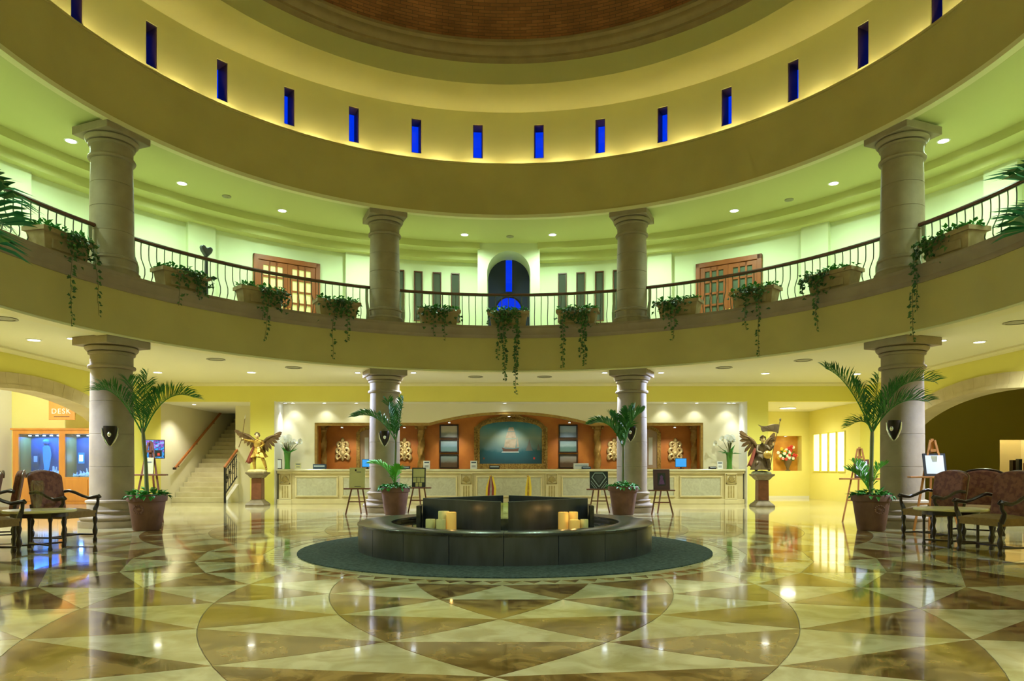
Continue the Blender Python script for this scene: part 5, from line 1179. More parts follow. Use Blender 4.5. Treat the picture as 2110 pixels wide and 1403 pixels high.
# foreground palms whose pots stand just outside the view
palm('tall potted palm near the entrance on the aquarium side', (-4.75, -6.05, 0), 0.70, 0.36, 2.75, (0.05, 0.0),
     [((0.45, 0.05, 0.80), (1.08, 0.1, 0.42), 34, 0.42), ((0.55, -0.1, 0.45), (1.12, -0.1, 0.02), 34, 0.42), ((0.1, 0.1, 0.8), (0.1, 0.3, 1.0), 30, .4), ((-0.5, 0.1, 0.7), (-1.0, 0.1, 0.4), 30, .4), ((0.3, 0.5, 0.7), (0.5, 0.9, 0.5), 30, .4)], mat='leaf_palm_teal', lw=0.036)
palm('tall potted palm near the entrance on the olive room side', (4.98, -6.05, 0), 0.70, 0.36, 2.70, (-0.05, 0.0),
     [((-0.40, 0.05, 0.80), (-1.10, 0.1, 0.60), 34, 0.42), ((-0.55, -0.1, 0.40), (-1.22, -0.1, 0.22), 34, 0.42), ((-0.1, 0.1, 0.8), (-0.1, 0.3, 1.0), 30, .4), ((0.5, 0.1, 0.7), (1.0, 0.1, 0.4), 30, .4), ((-0.3, 0.5, 0.7), (-0.5, 0.9, 0.5), 30, .4)], mat='leaf_palm_teal', lw=0.036)

# ================================================================== SCONCES
def sconce(ang, z, face, label):
    c = pol(RC, rad(ang)); d = Vector((math.sin(face), -math.cos(face), 0)); p_ = c+d*0.40
    t = thing('wall_sconce', label, 'sconce', (p_.x, p_.y, z), face, 'shield sconces on the columns')
    prof = [(0.0, 0.0), (0.05, 0.10), (0.10, 0.24), (0.125, 0.36), (0.12, 0.44)]
    MB().lathe(prof, 14, (0, 0.02, 0), PI/2, 3*PI/2, 0.9).build('shield', 'metal_dark', t)
    for s_ in (-1, 1): MB().tube([(s_*0.01, 0.01, 0.02), (s_*0.07, 0.0, 0.12), (s_*0.125, 0.0, 0.26), (s_*0.14, 0.0, 0.40)], [0.008, 0.02, 0.022, 0.012], 8).build('side_fin', 'silver', t)
    MB().ball((0.0, -0.115, 0.27), 0.035, 8, 6, (1, 0.6, 1.4)).build('boss', 'silver', t)
    MB().box((-0.05, 0.0, 0.12), (0.05, 0.06, 0.36)).build('back_plate', 'metal_dark', t, smooth=False)
for ang, z, fc, lab in ((-67.5, 1.58, rad(24), 'dark shield sconce with silver fins on the column beside the aquarium arch'), (-22.5, 1.72, rad(10), 'dark shield sconce with silver fins behind the palm with one long frond'), (22.5, 1.85, rad(-14), 'dark shield sconce with silver fins above the palm with broad bright fronds'), (67.5, 1.70, rad(-50), 'dark shield sconce with silver fins under the sweeping palm fronds')):
    sconce(ang, z, fc, lab)

# ================================================================== ARMCHAIRS, TABLES
def armchair(loc, f, label, framed_back=False):
    t = thing('armchair', label, 'armchair', loc, math.atan2(f[0], -f[1]))
    W, Dp = 0.33, 0.30
    st_ = MB(); nx, ny = 10, 8; vs_ = []
    for i in range(nx+1):
        for j in range(ny+1):
            u, v = -1+2*i/nx, -1+2*j/ny; z = 0.50+0.045*(1-abs(u)**4)*(1-abs(v)**4); vs_.append((u*W, v*Dp, z))
    fs_ = [(i*(ny+1)+j, (i+1)*(ny+1)+j, (i+1)*(ny+1)+j+1, i*(ny+1)+j+1) for i in range(nx) for j in range(ny)]
    st_.add(vs_, fs_); st_.box((-W, -Dp, 0.40), (W, Dp, 0.5005)); st_.build('seat', 'fabric_seat', t, bevel=0.0)
    # upholstered back with a humped top, leaning
    bw = 0.31; z0_, zsd, ztp = 0.50, 1.04, 1.15
    out = [(-bw, z0_), (bw, z0_), (bw*1.02, zsd)]+[(bw*1.02*math.cos(a), zsd+(ztp-zsd)*math.sin(a)) for a in [PI*i/12 for i in range(1, 12)]]+[(-bw*1.02, zsd)]
    fn = lambda u, v, d: (u, 0.26+d+0.16*(v-0.5), v)
    bk = MB().prism(out, fn, -0.05, 0.045).build('backrest', 'fabric_red', t, smooth=False, bevel=0.03)
    if framed_back:
        MB().tube([fn(u*1.03, v+0.01, 0) for u, v in out[1:]], 0.024, 8).build('back_frame', 'wood_dark', t)
    else:
        MB().tube([fn(u*1.0, v, 0.05) for u, v in out[1:]], 0.012, 6).build('back_piping', 'chair_gold_trim', t)
    def leg(x, y, top):
        prof = [(0.030, 0), (0.034, 0.03), (0.022, 0.06), (0.020, 0.09), (0.034, 0.13), (0.040, 0.18), (0.026, 0.23), (0.020, 0.27), (0.032, 0.32), (0.038, 0.36), (0.026, 0.40), (0.030, top)]
        MB().lathe(prof, 10, (x, y, 0)).build('leg', 'wood_dark', t)
    for x in (-W, W): leg(x, -Dp+0.02, 0.46); leg(x, Dp-0.02, 0.46)
    for s_ in (-1, 1):
        x = s_*(W+0.01)
        MB().tube([(x, 0.30, 0.80), (x, 0.20, 0.815), (x, 0.10, 0.79), (x+s_*0.02, -0.02, 0.735), (x+s_*0.03, -0.14, 0.70), (x+s_*0.03, -0.24, 0.715), (x+s_*0.03, -0.32, 0.73), (x+s_*0.03, -0.35, 0.71)], [0.026, 0.026, 0.026, 0.024, 0.026, 0.030, 0.034, 0.02], 8).build('arm', 'wood_dark', t)
        MB().tube([(x, -0.27, 0.44), (x+s_*0.02, -0.26, 0.52), (x+s_*0.045, -0.27, 0.58), (x+s_*0.03, -0.30, 0.64), (x+s_*0.03, -0.30, 0.71)], [0.032, 0.036, 0.03, 0.022, 0.026], 8).build('arm_post', 'wood_dark', t)
        MB().bar((s_*W, -Dp+0.02, 0.105), (s_*W, Dp-0.02, 0.105), 0.028, 0.025).build('stretcher', 'wood_dark', t, smooth=False)
    MB().bar((-W, 0, 0.105), (W, 0, 0.105), 0.028, 0.025, (0, 1, 0)).build('stretcher', 'wood_dark', t, smooth=False)
    for s_ in (-1, 1): MB().bar((s_*W*0.96, 0.27, 0.42), (s_*bw*0.97, 0.31, 0.62), 0.04, 0.04).build('back_post', 'wood_dark', t, smooth=False)
    return t
armchair((-7.05, 0.22, 0), (0.985, -0.15), 'armchair with humped red back and ochre seat beside the glass vase, facing the fountain')
armchair((-8.45, 0.62, 0), (-0.85, -0.5), 'armchair turned away, standing between the aquarium cabinet and the vase table')
armchair((-6.98, -1.68, 0), (0.97, -0.1), 'armchair on the entrance side of the vase table, facing the fountain')
armchair((-7.85, -0.74, 0), (-0.85, -0.5), 'armchair turned away from the vase table, next to it')
armchair((7.08, 0.66, 0), (-1.0, -0.2), 'armchair beside the column with an ochre seat, behind the bare round table')
armchair((8.25, 1.35, 0), (-0.75, -0.65), 'armchair with dark carved frame round its back by the dim olive room', True)
armchair((6.88, -1.17, 0), (-0.96, -0.22), 'armchair in front of the bare round table with its back to the olive room')
armchair((8.9, 0.2, 0), (-0.9, -0.3), 'armchair behind the bare round table, nearest the lit hatch')
def table(loc, r, label):
    t = thing('round_table', label, 'table', loc)
    MB().lathe([(0, 0.545), (r-0.02, 0.545), (r, 0.555), (r, 0.575), (r-0.01, 0.585), (0, 0.585)], 40).build('tabletop', 'tabletop', t)
    MB().lathe([(r*0.72, 0.48), (r*0.76, 0.48), (r*0.76, 0.545), (r*0.72, 0.545)], 32).build('apron', 'wood_dark', t)
    for i in range(4):
        a = PI/4+PI/2*i+0.2; x, y = r*0.70*math.cos(a), r*0.70*math.sin(a)
        MB().lathe([(0.026, 0), (0.03, 0.03), (0.02, 0.06), (0.02, 0.40), (0.03, 0.44), (0.03, 0.545)], 8, (x, y, 0)).build('leg', 'wood_dark', t)
    for i in range(2):
        a = PI/4+PI/2*i+0.2; v = Vector((math.cos(a), math.sin(a), 0))*r*0.70
        MB().bar((v.x, v.y, 0.08), (-v.x, -v.y, 0.08), 0.025, 0.025).build('stretcher', 'wood_dark', t, smooth=False)
    return t
table((-6.80, -0.75, 0), 0.47, 'round pale stone table carrying the glass vase'); table((6.78, -0.30, 0), 0.50, 'bare round pale stone table among the armchairs by the olive room')
t = thing('glass_vase', 'tall clear tapering glass vase on the round table', 'vase', (-6.80, -0.80, 0.585))
MB().lathe([(0, 0), (0.06, 0), (0.06, 0.012), (0.05, 0.03), (0.065, 0.12), (0.09, 0.26), (0.085, 0.38), (0.075, 0.42), (0.068, 0.42), (0.078, 0.38), (0.083, 0.26), (0.058, 0.12), (0.04, 0.035), (0, 0.03)], 28).build('bowl', 'glass_vase', t); MB().lathe([(0.073, 0.415), (0.078, 0.42), (0.073, 0.426), (0.067, 0.42)], 28).build('lip', 'glass_vase', t)

# ================================================================== AQUARIUM CABINET
YC = 12.15; DC_ = YC-CY
def cxp(px): return X_(px, DC_)
cab = thing('display_cabinet', 'honey wood cabinet with two blue lit glass tanks', 'cabinet', (0, 0, 0))
ca, cb_ = cxp(26), -11.75; g0, g1 = Z_(983, DC_), Z_(894, DC_); ztop = Z_(886, DC_)
w1a, w1b, w2a, w2b = cxp(38), cxp(121), cxp(134), cxp(182)+0.75
w2b = min(w2b, cb_-0.12)
MB().box((ca, YC, 0), (cb_, YC+0.7, g0)).build('base_cupboard', 'wood_honey', cab, smooth=False, bevel=0.006)
for (xa_, xb_) in ((w1a, w1b), (w2a, w2b)):
    MB().box((xa_+0.03, YC-0.02, 0.10), ((xa_+xb_)/2-0.01, YC, g0-0.08)).build('door', 'wood_honey', cab, smooth=False, bevel=0.008); MB().box(((xa_+xb_)/2+0.01, YC-0.02, 0.10), (xb_-0.03, YC, g0-0.08)).build('door', 'wood_honey', cab, smooth=False, bevel=0.008)
for xa_, xb_ in ((ca, w1a), (w1b, w2a), (w2b, cb_)): MB().box((xa_, YC, g0), (xb_, YC+0.7, g1)).build('post', 'wood_honey', cab, smooth=False)
MB().box((ca, YC, g1), (cb_, YC+0.7, ztop)).build('top_rail', 'wood_honey', cab, smooth=False); MB().box((ca-0.06, YC-0.05, ztop), (cb_+0.02, YC+0.7, ztop+0.06)).build('cornice', 'wood_honey', cab, smooth=False, bevel=0.01)
MB().box((ca+0.05, YC+0.62, g0), (cb_-0.05, YC+0.66, g1)).build('back_panel', 'tank_back', cab, smooth=False)
for (xa_, xb_) in ((w1a, w1b), (w2a, w2b)):
    MB().box((xa_, YC+0.05, g0), (xb_, YC+0.062, g1)).build('glass_pane', 'glass_tank', cab, smooth=False)
    n = 5 if xa_ == w1a else 4
    for i in range(n):
        x = xa_+(xb_-xa_)*(i+0.8)/(n+0.6)
        lo_ = MB().lathe([(0, 0), (0.045, 0), (0.04, 0.03), (0, 0.03)], 12, (x, YC+0.28, g1-0.06)).build('led_lamp', 'led_blue', cab)
    l = bpy.data.lights.new('tank_light', 'AREA'); l.shape = 'RECTANGLE'; l.size = (xb_-xa_)*0.9; l.size_y = 0.4; l.energy = 70; l.color = (0.03, 0.22, 1.0)
    lo_ = bpy.data.objects.new('tank_light', l); C.objects.link(lo_); lo_.parent = cab; lo_.location = ((xa_+xb_)/2, YC+0.33, g1-0.09)
random.seed(5)
def coral(x, y, r, label):
    t = thing('white_coral', label, 'coral', (x, y, g0), 0, 'white coral pieces in the blue tanks'); b = MB()
    for i in range(9):
        a = random.uniform(0, 2*PI); q = r*random.uniform(0, 0.75); b.ball((q*math.cos(a), q*0.6*math.sin(a), r*0.3*random.uniform(0.8, 1.5)), r*random.uniform(0.25, 0.45), 7, 5)
    b.build('lump', 'coral', t)
    for i in range(4):
        a = random.uniform(0, 2*PI); MB().tube([(0.3*r*math.cos(a), 0.2*r*math.sin(a), r*0.3), (0.5*r*math.cos(a), 0.3*r*math.sin(a), r*random.uniform(0.9, 1.4))], [r*0.16, r*0.07], 6).build('branch', 'coral', t)
for x, r in ((w1a+0.28, 0.14), (w1a+0.54, 0.18), (w1a+0.76, 0.15), (w1a+1.0, 0.27), (w1b-0.16, 0.18), (w2a+0.16, 0.12), (w2a+0.38, 0.16), (w2a+0.62, 0.21), (w2a+0.88, 0.20), (w2a+1.14, 0.20)):
    ci = globals().get('ci', -1)+1; coral(x, YC+0.30, r, '%s white coral lump on the floor of the %s blue tank from its %s' % (ORD[ci if ci < 5 else ci-5], 'wider' if ci < 5 else 'narrower', 'outer end' if ci < 5 else 'middle post'))
t = thing('coral_column', 'tall string of white coral lumps at the end of the larger blue tank', 'coral', (w1b-0.10, YC+0.33, g0))
for i in range(7): MB().ball((0.02*math.sin(i*2), 0, 0.28+i*0.15), 0.07+0.02*math.sin(i*1.7), 8, 6).build('lump', 'coral', t)
MB().tube([(0, 0, 0), (0, 0, 1.25)], 0.012, 6).build('rod', 'glass_clear', t)
for x, h0, lab in ((w1a+0.20, 0.42, 'small dark blue card hanging in the larger tank'), (w2a+0.20, 0.45, 'small bright blue card hanging in the smaller tank')):
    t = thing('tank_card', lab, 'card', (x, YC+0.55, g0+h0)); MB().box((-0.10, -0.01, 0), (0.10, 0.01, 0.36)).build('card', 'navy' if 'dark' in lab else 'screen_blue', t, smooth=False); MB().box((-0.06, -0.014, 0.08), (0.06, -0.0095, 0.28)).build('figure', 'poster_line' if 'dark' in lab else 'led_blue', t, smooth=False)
t = thing('sea_figure', 'tapering blue fan standing in the larger tank', 'ornament', (w1a+0.62, YC+0.45, g0))
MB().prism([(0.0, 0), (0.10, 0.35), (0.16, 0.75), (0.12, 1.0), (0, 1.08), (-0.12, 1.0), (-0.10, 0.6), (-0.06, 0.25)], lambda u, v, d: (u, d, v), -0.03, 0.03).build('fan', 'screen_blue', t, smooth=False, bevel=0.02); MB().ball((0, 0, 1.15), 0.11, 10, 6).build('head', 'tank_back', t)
# hanging sign
D_ = 23.0
t = thing('hanging_sign', 'orange wooden sign reading DESK above the aquarium cabinet', 'sign', (X_(128, D_), CY+D_, Z_(865, D_)))
sw = (X_(155, D_)-X_(101, D_)); MB().box((-sw/2, -0.02, 0), (sw/2, 0.02, 0.80)).build('board', 'wood_honey', t, smooth=False, bevel=0.006)
fc = bpy.data.curves.new('letters', 'FONT'); fc.body = 'DESK'; fc.size = 0.235; fc.extrude = 0.008; fc.align_x = 'CENTER'; fc.space_character = 1.2
tmp = bpy.data.objects.new('tmp', fc); C.objects.link(tmp); dg = bpy.context.evaluated_depsgraph_get(); me = bpy.data.meshes.new_from_object(tmp.evaluated_get(dg)); bpy.data.objects.remove(tmp)
me.name = 'letters'; me.materials.clear(); o = mk('letters', me, 'sign_letters', t, smooth=False); o.location = (-0.02, -0.022, 0.20); o.rotation_euler = (PI/2, 0, 0)
MB().box((-0.25, -0.026, 0.09), (0.25, -0.019, 0.115)).build('rule_line', 'wood_dark', t, smooth=False)
for s_ in (-1, 1): MB().tube([(s_*0.3, 0, 0.8), (s_*0.3, 0, ZC-Z_(865, D_))], 0.008, 6).build('hanger', 'iron_black', t)
l = thing('tank_room_lamp', 'bright ceiling lamp of the aquarium room', 'lamp', (-14.4, 8.6, ZC)); MB().lathe([(0.16, 0), (0.16, -0.03), (0.13, -0.04)], 20).build('rim', 'trim_white', l); MB().lathe([(0, -0.05), (0.12, -0.05), (0.12, -0.03), (0, -0.03)], 20).build('lens', 'lamp_white', l); point('tank_room_glow', l, (0, 0, -0.16), 420, (0.95, 1.0, 0.95), 0.1)
# olive room furniture: low console and small things seen under the hatch
t = thing('console_bench', 'dark wooden bench back under the olive wall', 'bench', (X_(1975, 22), CY+22.0, 0))
MB().box((-0.55, -0.02, 0.75), (0.55, 0.03, 1.06)).build('back_board', 'wood_dark', t, smooth=False); MB().box((-0.55, -0.40, 0.40), (0.55, 0.03, 0.46)).build('seat', 'wood_dark', t, smooth=False)
for x in (-0.52, 0.52):
    MB().box((x-0.03, -0.03, 0), (x+0.03, 0.03, 1.08)).build('post', 'wood_dark', t, smooth=False); MB().box((x-0.03, -0.40, 0), (x+0.03, -0.34, 0.40)).build('leg', 'wood_dark', t, smooth=False)
for px, h, m_, lab in ((2078, 0.55, 'wood_dark', 'dark folder leaning inside the lit hatch'), (2091, 0.60, 'navy', 'blue folder leaning inside the lit hatch'), (2106, 0.42, 'wood_red', 'reddish box standing inside the lit hatch')):
    q = MB().box((-0.05, -0.09, 0), (0.05, 0.09, h*0.75)).build('hatch_folder', m_, smooth=False, bevel=0.006); q.location = (X_(px, 24.4), CY+24.2, rz0); tag(q, lab, 'folder')

# ================================================================== FLOWERS IN THE NICHE
random.seed(11)
t = thing('flower_arrangement', 'urn of red, white and yellow flowers in the orange niche', 'flowers', (X_(1622, DA+0.2), YA+0.15, nz0))
MB().lathe([(0, 0), (0.10, 0), (0.10, 0.02), (0.04, 0.06), (0.06, 0.12), (0.13, 0.30), (0.17, 0.42), (0.15, 0.43), (0, 0.36)], 20).build('urn', 'vase_dark', t)
for i in range(42):
    a = random.uniform(0, 2*PI); r_ = random.uniform(0.05, 0.42); h = 0.45+random.uniform(0, 0.75)*(1-r_/0.6); m_ = MB(); mt_ = random.choice(['red_petal', 'white_petal', 'white_petal', 'yellow_petal'])
    c_ = (r_*math.cos(a), 0.3*r_*math.sin(a)-0.04, h)
    for q in range(6):
        aa = 2*PI*q/6; m_.ball((c_[0]+0.035*math.cos(aa), c_[1]-0.01, c_[2]+0.035*math.sin(aa)), 0.032, 6, 4)
    m_.ball(c_, 0.03, 6, 4); m_.build('bloom', mt_, t)
m_ = MB()
for i in range(70):
    a = random.uniform(0, 2*PI); r_ = random.uniform(0.05, 0.4); leaf(m_, Vector((0.4*r_*math.cos(a), 0.15*r_*math.sin(a), 0.42+random.uniform(0, 0.3))), Vector((math.cos(a), 0.3*math.sin(a), random.uniform(-0.3, 1.2))), Vector((0, -1, 0)), 0.2, 0.07)
o_ = m_.build('foliage', 'leaf_ground', t, smooth=False); o_['kind'] = 'stuff'
# heart shaped ornament on the gallery
D_, ang = on_ring(425, 9.4)
t = thing('heart_sculpture', 'grey heart shaped ornament on a stand behind the gallery railing', 'sculpture', pol(9.4, ang, 4.72), -ang+0.2)
zc = Z_(531, D_)-4.72
MB().prism([(0, zc), (0.13, zc+0.14), (0.16, zc+0.22), (0.14, zc+0.27), (0.08, zc+0.28), (0, zc+0.23), (-0.08, zc+0.28), (-0.14, zc+0.27), (-0.16, zc+0.22), (-0.13, zc+0.14)], lambda u, v, d: (u, d, v), -0.06, 0.06).build('heart', 'grey_dark', t, smooth=False, bevel=0.03)
MB().lathe([(0, 0), (0.18, 0), (0.18, 0.03), (0.05, 0.07), (0.04, zc-0.05), (0.06, zc), (0, zc+0.02)], 16).build('pedestal', 'grey_dark', t)

# ================================================================== STATUES
def skin_body(name, verts, edges, radii, mat, parent, root=0, sub=2):
    me = bpy.data.meshes.new(name); me.from_pydata(verts, edges, []); ob = bpy.data.objects.new(name+'_tmp', me); C.objects.link(ob)
    ob.modifiers.new('skin', 'SKIN'); s_ = ob.modifiers.new('sub', 'SUBSURF'); s_.levels = sub; s_.render_levels = sub
    for i, r_ in enumerate(radii):
        sv = me.skin_vertices[0].data[i]; rr_ = r_ if isinstance(r_, tuple) else (r_, r_); sv.radius = rr_; sv.use_root = (i == root)
    dg_ = bpy.context.evaluated_depsgraph_get(); m2 = bpy.data.meshes.new_from_object(ob.evaluated_get(dg_)); bpy.data.objects.remove(ob)
    m2.materials.clear(); m2.name = name
    return mk(name, m2, mat, parent)
def pedestal(t, h, rock):
    def sq(prof):
        b = MB(); k_ = len(prof); vs_ = []
        for r_, z in prof: vs_ += [(-r_, -r_, z), (r_, -r_, z), (r_, r_, z), (-r_, r_, z)]
        b.add(vs_, [(q*4+i, q*4+(i+1) % 4, (q+1)*4+(i+1) % 4, (q+1)*4+i) for q in range(k_-1) for i in range(4)]+[(3, 2, 1, 0), tuple((k_-1)*4+i for i in range(4))]); return b
    sq([(0.29, 0), (0.29, 0.05), (0.265, 0.09), (0.18, 0.17), (0.17, 0.20)]).build('pedestal_base', 'marble_dark', t, smooth=False)
    sq([(0.16, 0.20), (0.155, h-0.18)]).build('pedestal_shaft', 'marble_red', t, smooth=False, bevel=0.02)
    sq([(0.16, h-0.18), (0.19, h-0.15), (0.24, h-0.08), (0.29, h-0.04), (0.29, h)]).build('pedestal_capital', 'marble_dark', t, smooth=False)
    rk = MB(); random.seed(4)
    for i in range(12):
        a = 2*PI*i/12; rk.ball((0.20*math.cos(a), 0.16*math.sin(a), h+0.02), random.uniform(0.07, 0.11), 7, 5, (1.2, 1, 0.7))
    rk.ball((0, 0, h+0.03), 0.22, 10, 6, (1.1, 0.9, 0.35)); rk.build('rock', rock, t)
def wing(t, root, tip, drop, mat, n=9):
    root, tip = Vector(root), Vector(tip); ax = (tip-root); w_ = bpy.data.objects.new('wing', None); C.objects.link(w_); w_.parent = t
    MB().tube([root, root+ax*0.35+Vector((0, 0, 0.06)), root+ax*0.7+Vector((0, 0, 0.05)), tip], [0.04, 0.045, 0.03, 0.012], 8).build('wing_arm', mat, w_)
    for i in range(n):
        f_ = (i+0.3)/n; p = root+ax*f_+Vector((0, 0.012*(i % 2), 0.03)); ln = drop*(1.0-0.55*f_)
        d = (Vector((0, 0.05, -1))*(1.1-f_)+ax.normalized()*(0.15+0.95*f_)).normalized(); s_ = ax.normalized(); m_ = MB()
        sd = Vector((0, 1, 0)); u_ = d.cross(sd).normalized()*0.042
        a_, b_, c_, e_ = p-u_, p+u_, p+d*ln*0.75+u_*1.1, p+d*ln; g_ = p+d*ln*0.75-u_*1.1
        th_ = Vector((0, 0.012, 0)); L1 = [a_, b_, c_, e_, g_]
        m_.add([v-th_*0.5 for v in L1]+[v+th_*0.5 for v in L1], [(0,1,2,3,4), (9,8,7,6,5)]+[(q, (q+1) % 5, 5+(q+1) % 5, 5+q) for q in range(5)]); m_.build('feather', mat, w_, smooth=False)
def face(t, c, r, look, skin, hair):
    """small head: face features and hair, looking along 'look' (unit, horizontal)"""
    c = Vector(c); lk = Vector(look).normalized(); sd = lk.cross(Vector((0, 0, 1)))
    hd_ = MB().ball(c, r, 14, 10, (0.88, 0.92, 1.15)).build('head', skin, t)
    f_ = MB(); f_.ball(c+lk*r*0.95-Vector((0, 0, r*0.08)), r*0.16, 6, 5, (1, 1, 1.6)); 
    f_.build('nose', skin, hd_)
    e_ = MB()
    for s_ in (-1, 1): e_.ball(c+lk*r*0.80+sd*s_*r*0.34+Vector((0, 0, r*0.10)), r*0.12, 6, 4)
    e_.build('eyes', hair, hd_)
    MB().ball(c+lk*r*0.82-Vector((0, 0, r*0.52)), r*0.16, 8, 4, (1.3, 1.3, 0.4)).build('mouth', 'statue_red', hd_)
    h_ = MB(); random.seed(8)
    for i in range(26):
        a = random.uniform(0, 2*PI); e = random.uniform(-0.25, 1.3); v = Vector((math.cos(a)*math.cos(e), math.sin(a)*math.cos(e), math.sin(e)))
        if v.dot(lk) > 0.55 and v.z < 0.55: continue
        h_.ball(c+Vector((v.x*r*0.95, v.y*r*0.95, v.z*r*1.1)), r*0.36, 7, 5)
    h_.build('hair', hair, hd_)
    return hd_
def hand(t, c, d, mat, r=0.028):
    """palm, four curled fingers and a thumb"""
    c = Vector(c); d = Vector(d).normalized(); s_ = d.cross(Vector((0, 1, 0.01))).normalized(); n = s_.cross(d); b = MB(); b.ball(c, r, 8, 6, (1, 0.8, 1))
    for i in range(4):
        o_ = s_*(i-1.5)*r*0.45; L_ = r*(1.35, 1.55, 1.5, 1.2)[i]
        b.tube([c+o_+d*r*0.6, c+o_+d*(r*0.6+L_*0.6)-n*r*0.2, c+o_+d*(r*0.6+L_*0.7)-n*r*0.9], [r*0.24, r*0.22, r*0.17], 6)
    b.tube([c+s_*r*0.7, c+s_*r*1.3+d*r*0.5, c+s_*r*1.2+d*r*1.1-n*r*0.4], [r*0.28, r*0.25, r*0.18], 6); b.build('hand', mat, t)
# archangel with raised lance
D_ = 22.2; s1 = D_/F
t = thing('angel_statue', 'gilt winged angel statue raising a lance on a red marble pedestal by the stair', 'statue', (X_(531.5, D_), CY+D_, 0), 0)
pedestal(t, 1.05, 'rock_cream')
zf = 1.10
V = [(0.00, 0, zf+0.60), (0.01, 0, zf+0.72), (0.00, 0, zf+0.86), (-0.01, 0, zf+0.95), (-0.02, 0, zf+1.02),      # pelvis, waist, chest, neck base, neck top
     (-0.08, -0.03, zf+0.56), (-0.10, -0.06, zf+0.30), (-0.08, -0.02, zf+0.05), (-0.09, -0.10, zf+0.01),        # standing leg
     (0.09, -0.02, zf+0.56), (0.19, -0.08, zf+0.34), (0.26, -0.02, zf+0.08), (0.30, -0.10, zf+0.03),             # stepping leg
     (-0.15, 0, zf+0.92), (-0.28, -0.04, zf+0.93), (-0.42, -0.08, zf+0.98),                                      # raised arm
     (0.13, 0, zf+0.91), (0.22, -0.10, zf+0.80), (0.12, -0.20, zf+0.72)]
E = [(0,1),(1,2),(2,3),(3,4),(0,5),(5,6),(6,7),(7,8),(0,9),(9,10),(10,11),(11,12),(2,13),(13,14),(14,15),(2,16),(16,17),(17,18)]
R_ = [(0.095, 0.075), (0.08, 0.065), (0.105, 0.075), 0.05, 0.038, 0.075, 0.055, 0.034, 0.03, 0.075, 0.055, 0.034, 0.03, 0.052, 0.042, 0.030, 0.052, 0.042, 0.030]
skin_body('body', V, E, R_, 'statue_gold', t)
face(t, (-0.02, -0.02, zf+1.09), 0.075, (0.5, -0.8, -0.1), 'statue_skin', 'statue_hair')
hand(t, (-0.45, -0.09, zf+0.99), (-0.3, -0.1, 1), 'statue_skin'); hand(t, (0.10, -0.22, zf+0.71), (-0.7, -0.5, -0.2), 'statue_skin')
cu = MB().lathe([(0.0, zf+0.93), (0.11, zf+0.92), (0.13, zf+0.84), (0.105, zf+0.72), (0.11, zf+0.66)], 18, (0, 0, 0), 0, 2*PI, 0.75); cu.build('cuirass', 'gold', t)
sk = MB(); n, m_ = 28, 6; vs_ = []
for j in range(m_):
    f_ = j/(m_-1); z = zf+0.70-0.28*f_
    for i in range(n):
        a = 2*PI*i/n; r_ = 0.105+0.13*f_+0.022*f_*math.sin(7*a); vs_.append((r_*1.1*math.cos(a)+0.03*f_, r_*0.8*math.sin(a), z+0.02*f_*math.sin(3*a)))
sk.add(vs_, [(j*n+i, j*n+(i+1) % n, (j+1)*n+(i+1) % n, (j+1)*n+i) for j in range(m_-1) for i in range(n)]); sk.build('skirt', 'statue_gold', t)
ck = MB(); vs_ = []
for j in range(8):
    f_ = j/7
    for i in range(6): vs_.append((-0.10-0.20*f_+0.16*(i/5-0.5)*(0.6+f_), 0.08+0.03*math.sin(i*2.2), zf+0.86-0.62*f_+0.03*math.sin(i*1.9)))
ck.add(vs_, [(j*6+i, j*6+i+1, (j+1)*6+i+1, (j+1)*6+i) for j in range(7) for i in range(5)]); o_ = ck.build('cloak', 'statue_red', t); sm_ = o_.modifiers.new('thick', 'SOLIDIFY'); sm_.thickness = 0.02
wing(t, (-0.10, 0.09, zf+0.92), (-0.68, 0.14, zf+1.20), 0.34, 'statue_wing'); wing(t, (0.10, 0.09, zf+0.86), (0.55, 0.14, zf+1.12), 0.40, 'statue_wing')
MB().tube([(-0.56, -0.10, zf+0.72), (-0.45, -0.10, zf+1.03), (-0.37, -0.10, zf+1.62)], [0.012, 0.012, 0.010], 6).build('lance', 'statue_wing', t)
MB().tube([(-0.37, -0.10, zf+1.60), (-0.36, -0.10, zf+1.66), (-0.35, -0.10, zf+1.74)], [0.008, 0.022, 0.002], 6).build('lance_head', 'silver', t)
for x, y, z0_, z1_ in ((-0.10, -0.05, 0.06, 0.28), (0.235, -0.05, 0.10, 0.31)): MB().tube([(x-(0.0 if x < 0 else 0.03), y-0.02, zf+z1_), (x+(0.02 if x < 0 else 0.03), y, zf+z0_)], [0.058, 0.042], 8).build('greave', 'gold', t)
# kneeling angel with banner
D_ = 21.6
t = thing('angel_statue', 'bronze kneeling angel statue with a banner on a red marble pedestal by the flower niche', 'statue', (X_(1570, D_), CY+D_, 0), 0)
pedestal(t, 1.0, 'rock_green')
zf = 1.08
V = [(0.0, 0.05, zf+0.30), (0.0, 0.02, zf+0.45), (0.0, -0.02, zf+0.60), (0.0, -0.03, zf+0.69), (0.0, -0.05, zf+0.75),
     (-0.09, 0.0, zf+0.27), (-0.22, -0.18, zf+0.20), (-0.12, 0.05, zf+0.05), (-0.18, 0.12, zf+0.03),
     (0.08, 0.0, zf+0.27), (0.12, -0.24, zf+0.30), (0.12, -0.20, zf+0.06), (0.13, -0.28, zf+0.03),
     (-0.14, -0.02, zf+0.64), (-0.20, -0.14, zf+0.50), (-0.05, -0.25, zf+0.46),
     (0.14, -0.02, zf+0.64), (0.22, -0.12, zf+0.54), (0.26, -0.20, zf+0.66)]
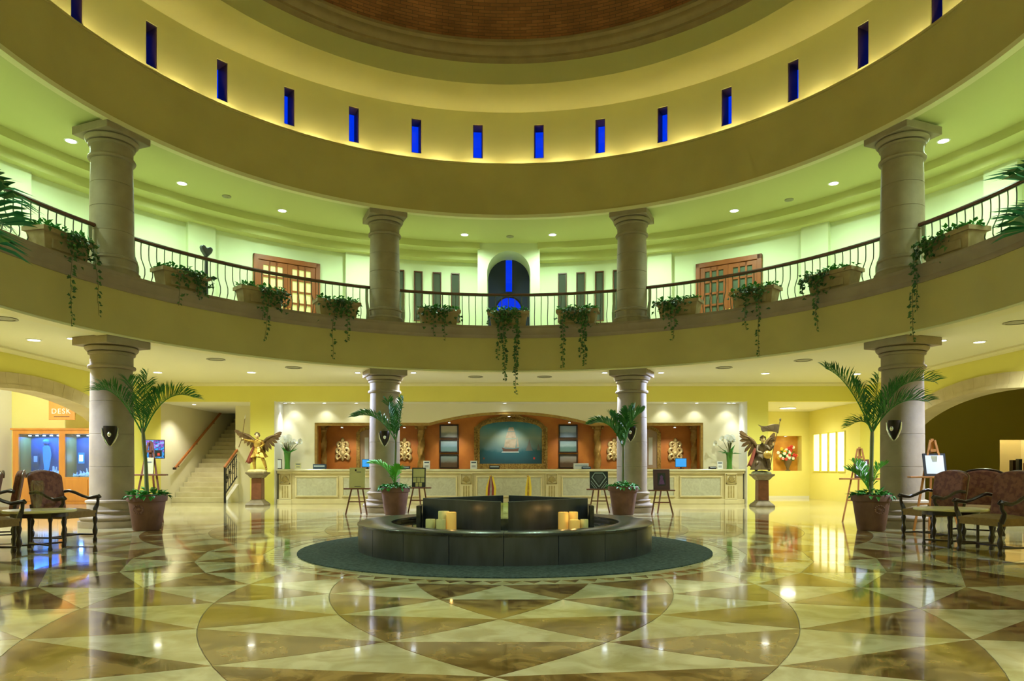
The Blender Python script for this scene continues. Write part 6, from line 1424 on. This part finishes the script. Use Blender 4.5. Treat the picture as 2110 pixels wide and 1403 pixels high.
R_ = [(0.12, 0.10), (0.10, 0.08), (0.115, 0.08), 0.05, 0.04, 0.085, 0.065, 0.04, 0.034, 0.085, 0.065, 0.045, 0.035, 0.058, 0.045, 0.032, 0.058, 0.045, 0.032]
skin_body('body', V, E, R_, 'statue_bronze', t)
face(t, (0.0, -0.08, zf+0.82), 0.078, (0.15, -0.95, -0.2), 'statue_skin', 'statue_hair')
hand(t, (-0.02, -0.27, zf+0.46), (0.8, -0.5, 0.2), 'statue_skin'); hand(t, (0.27, -0.21, zf+0.68), (0.1, -0.2, 1), 'statue_skin')
rb = MB(); n, m_ = 26, 7; vs_ = []
for j in range(m_):
    f_ = j/(m_-1); z = zf+0.46-0.42*f_
    for i in range(n):
        a = 2*PI*i/n; r_ = 0.125+0.14*f_**0.8+0.022*f_*math.sin(6*a+f_*2); vs_.append((r_*1.15*math.cos(a)-0.05*f_, r_*0.85*math.sin(a)-0.04*f_, z))
rb.add(vs_, [(j*n+i, j*n+(i+1) % n, (j+1)*n+(i+1) % n, (j+1)*n+i) for j in range(m_-1) for i in range(n)]); rb.build('robe', 'statue_bronze', t)
MB().ball((0.08, -0.24, zf+0.42), 0.13, 12, 8, (1, 0.8, 0.85)).build('sheaf', 'gold', t)
ck = MB(); vs_ = []
for j in range(8):
    f_ = j/7
    for i in range(6): vs_.append((-0.12-0.14*f_+0.20*(i/5-0.5)*(0.6+f_), 0.12+0.03*math.sin(i*2.2), zf+0.62-0.50*f_+0.03*math.sin(i*1.9)))
ck.add(vs_, [(j*6+i, j*6+i+1, (j+1)*6+i+1, (j+1)*6+i) for j in range(7) for i in range(5)]); o_ = ck.build('cloak', 'statue_red', t); sm_ = o_.modifiers.new('thick', 'SOLIDIFY'); sm_.thickness = 0.02
wing(t, (-0.10, 0.10, zf+0.62), (-0.46, 0.16, zf+0.92), 0.46, 'statue_wing'); wing(t, (0.10, 0.10, zf+0.62), (0.36, 0.16, zf+0.88), 0.34, 'statue_wing')
MB().tube([(0.16, -0.20, zf+0.02), (0.27, -0.21, zf+0.70), (0.47, -0.21, zf+1.52)], [0.012, 0.012, 0.010], 6).build('banner_pole', 'statue_bronze', t)
MB().ball((0.475, -0.21, zf+1.55), 0.035, 8, 6, (0.8, 0.8, 1.5)).build('finial', 'statue_bronze', t)
top_, bot_ = [], []
for i in range(13):
    f_ = i/12; x = 0.45-0.66*f_; wv = 0.03*math.sin(f_*7); top_.append((x, zf+1.40-0.02*f_+wv)); bot_.append((x+(0.14 if i == 11 else 0.0)-0.04*(1-f_), zf+1.14+0.14*f_+wv*0.7-(0.16*max(0, f_-0.6)*2 if i < 10 else 0.0)))
MB().prism(top_+[(-0.12, zf+1.33)]+bot_[:11][::-1], lambda u, v, d: (u, d+0.03*math.sin(u*9), v), -0.215, -0.205).build('banner', 'statue_bronze', t, smooth=False)

for ch in t.children:                        # the kneeling figure is drawn taller than its first layout
    if ch.name.split('.')[0] in ('body', 'robe', 'sheaf', 'cloak', 'wing', 'hand', 'head'):
        ch.scale = (1.0, 1.0, 1.18); ch.location.z = zf*(1-1.18)
